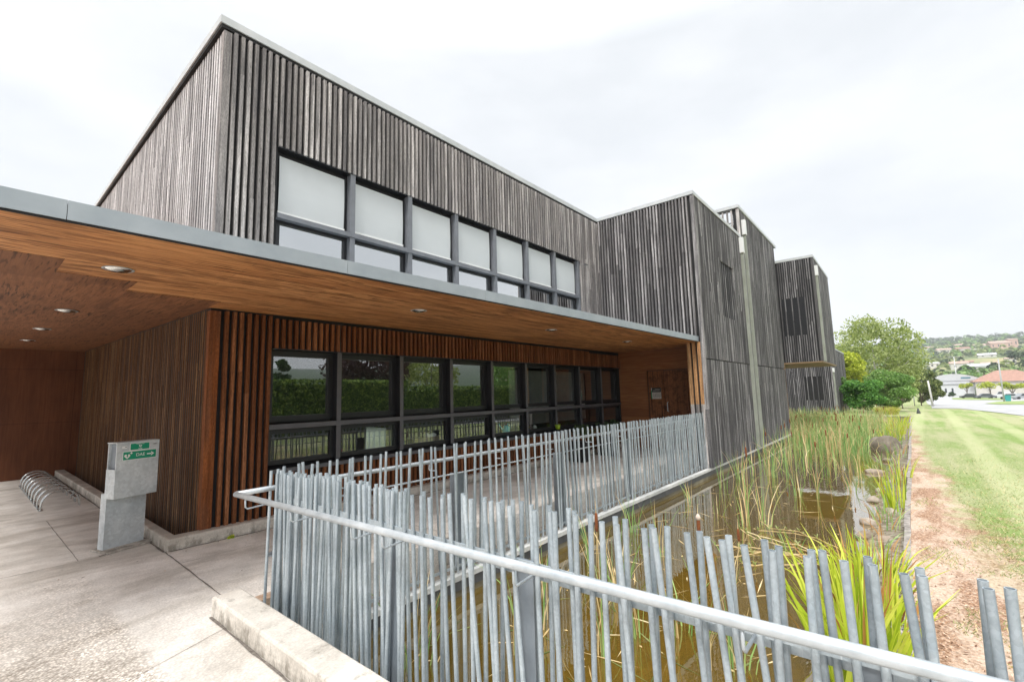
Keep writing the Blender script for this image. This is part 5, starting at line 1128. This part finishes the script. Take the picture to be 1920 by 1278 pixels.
# ================================================================ ACROSS THE LAWN (mirrored in the windows)
def hedge(name, x0, x1, y, h, mat, label, seed, t=.8, n=15000):
    rr = random.Random(seed); q = MB()
    q.box(x0+.1, x1-.1, y-t/2+.12, y+t/2-.12, -.3, h-.15)
    for _ in range(n):
        s = rr.uniform(.07, .14); u_ = rr.random()
        if u_ < .8: p = Vector((rr.uniform(x0, x1), y+t/2+rr.uniform(-.10, .16), rr.uniform(-.3, h+.05)))
        else: p = Vector((rr.uniform(x0, x1), y+rr.uniform(-t/2, t/2), h+abs(rr.gauss(0, .05))))
        nrm = Vector((rr.gauss(0, .8), rr.gauss(.5, .7), rr.gauss(.4, .7))).normalized(); a = nrm.orthogonal().normalized(); a.rotate(Matrix.Rotation(rr.uniform(0, 6.28), 3, nrm)); b = nrm.cross(a); q.face(p-a*s, p-b*s*.5, p+a*s, p+b*s*.5)
    o = q.build(name, mat); tag(o, label, 'hedge'); return o
hedge('hedge', 6, 19.5, -12, 2.75, L_hedge, 'tall shaggy hedge mirrored in the first windows', 601, n=15000); hedge('hedge', 19.8, 42, -12, 2.35, L_hedge, 'clipped green hedge mirrored in the middle windows', 602, n=17000)
tree('cypress_tree', (13.5, -17, -.3), 5.4, 1.0, L_fir, 'pointed dark conifer mirrored in the first window', 'tree', seed=603, n=3000, size=.12, trunk=.05, shape='cone', nc=20)
tree('beech_tree', (20, -17, -.3), 9.5, 4.2, L_plum, 'dark purple tree mirrored in the second window', 'tree', seed=604, n=5200, size=.2, trunk=.2, nc=24)
tree('ash_tree', (27, -18, -.3), 9, 4.0, L_birch, 'pale green tree mirrored in the third window', 'tree', seed=605, n=5200, size=.18, trunk=.2, nc=24)
tree('maple_tree', (36.5, -17, -.3), 8, 3.6, L_mid, 'green tree mirrored in the fourth window', 'tree', seed=606, n=5200, size=.18, trunk=.2, nc=24)
tree('garden_tree', (9, -19, -.3), 8, 3.4, L_mid, 'round green tree beyond the tall hedge, left of the conifer', 'tree', seed=607, n=3600, size=.18, trunk=.2, nc=20)
gh = empty('garden_house', (57, -27, -.3)); tag(gh, 'pinkish house with a tiled roof mirrored in the fifth window', 'house'); q = MB(); q.box(-5, 5, -5, 5, 0, 5); q.build('wall', Pinkw, gh)
q = MB(); q.face((-5.6, -5.6, 5), (5.6, -5.6, 5), (5.6, 0, 7.2), (-5.6, 0, 7.2)); q.face((-5.6, 0, 7.2), (5.6, 0, 7.2), (5.6, 5.6, 5), (-5.6, 5.6, 5)); q.face((-5.5, -5.5, 5), (-5.5, 0, 7.2), (-5.5, 5.5, 5)); q.build('roof', Tile, gh)
for x in (-3, 0, 3): q = MB(); q.box(x-.5, x+.5, 5.01, 5.06, 1.5, 2.9); q.build('window', Hw, gh)

q = MB(); rr = random.Random(141)
for _ in range(130):
    x = rr.uniform(-2.5, 5.0); y = rr.choice((6.66-abs(rr.gauss(0, .12)), rr.uniform(2.2, 9.5), 6.66-abs(rr.gauss(0, .3)), 7.0+rr.gauss(0, .25)))
    if x > 1.3 and (y < 4.5 or y > 6.62): continue
    s_ = rr.uniform(.006, .017); a = rr.uniform(0, 6.28); dx, dy = cos(a)*s_, sin(a)*s_; q.k = rr.choice((0, 1, 1)); z = .006
    q.face((x-dx, y-dy, z+.001), (x+dy*.5, y-dx*.5, z+.004), (x+dx, y+dy, z), (x-dy*.5, y+dx*.5, z+.003))
tag(q.build('deck_litter', [L_rust, simple('brown_leaf', (.12, .08, .05), .9)]), kind='stuff')
# ================================================================ AIR
q = MB(); q.box(-2600, 2600, -2600, 2600, -160, 330)
hz = q.build('haze', None); hz.data.materials.clear()
hm = bpy.data.materials.new('air'); hm.use_nodes = True; ht = hm.node_tree; ht.nodes.clear()
hv = ht.nodes.new('ShaderNodeVolumePrincipled'); hv.inputs['Density'].default_value = .00042; hv.inputs['Color'].default_value = (.93, .96, 1, 1); hv.inputs['Anisotropy'].default_value = .2
ho = ht.nodes.new('ShaderNodeOutputMaterial'); ht.links.new(hv.outputs[0], ho.inputs['Volume']); hz.data.materials.append(hm); tag(hz, kind='stuff')
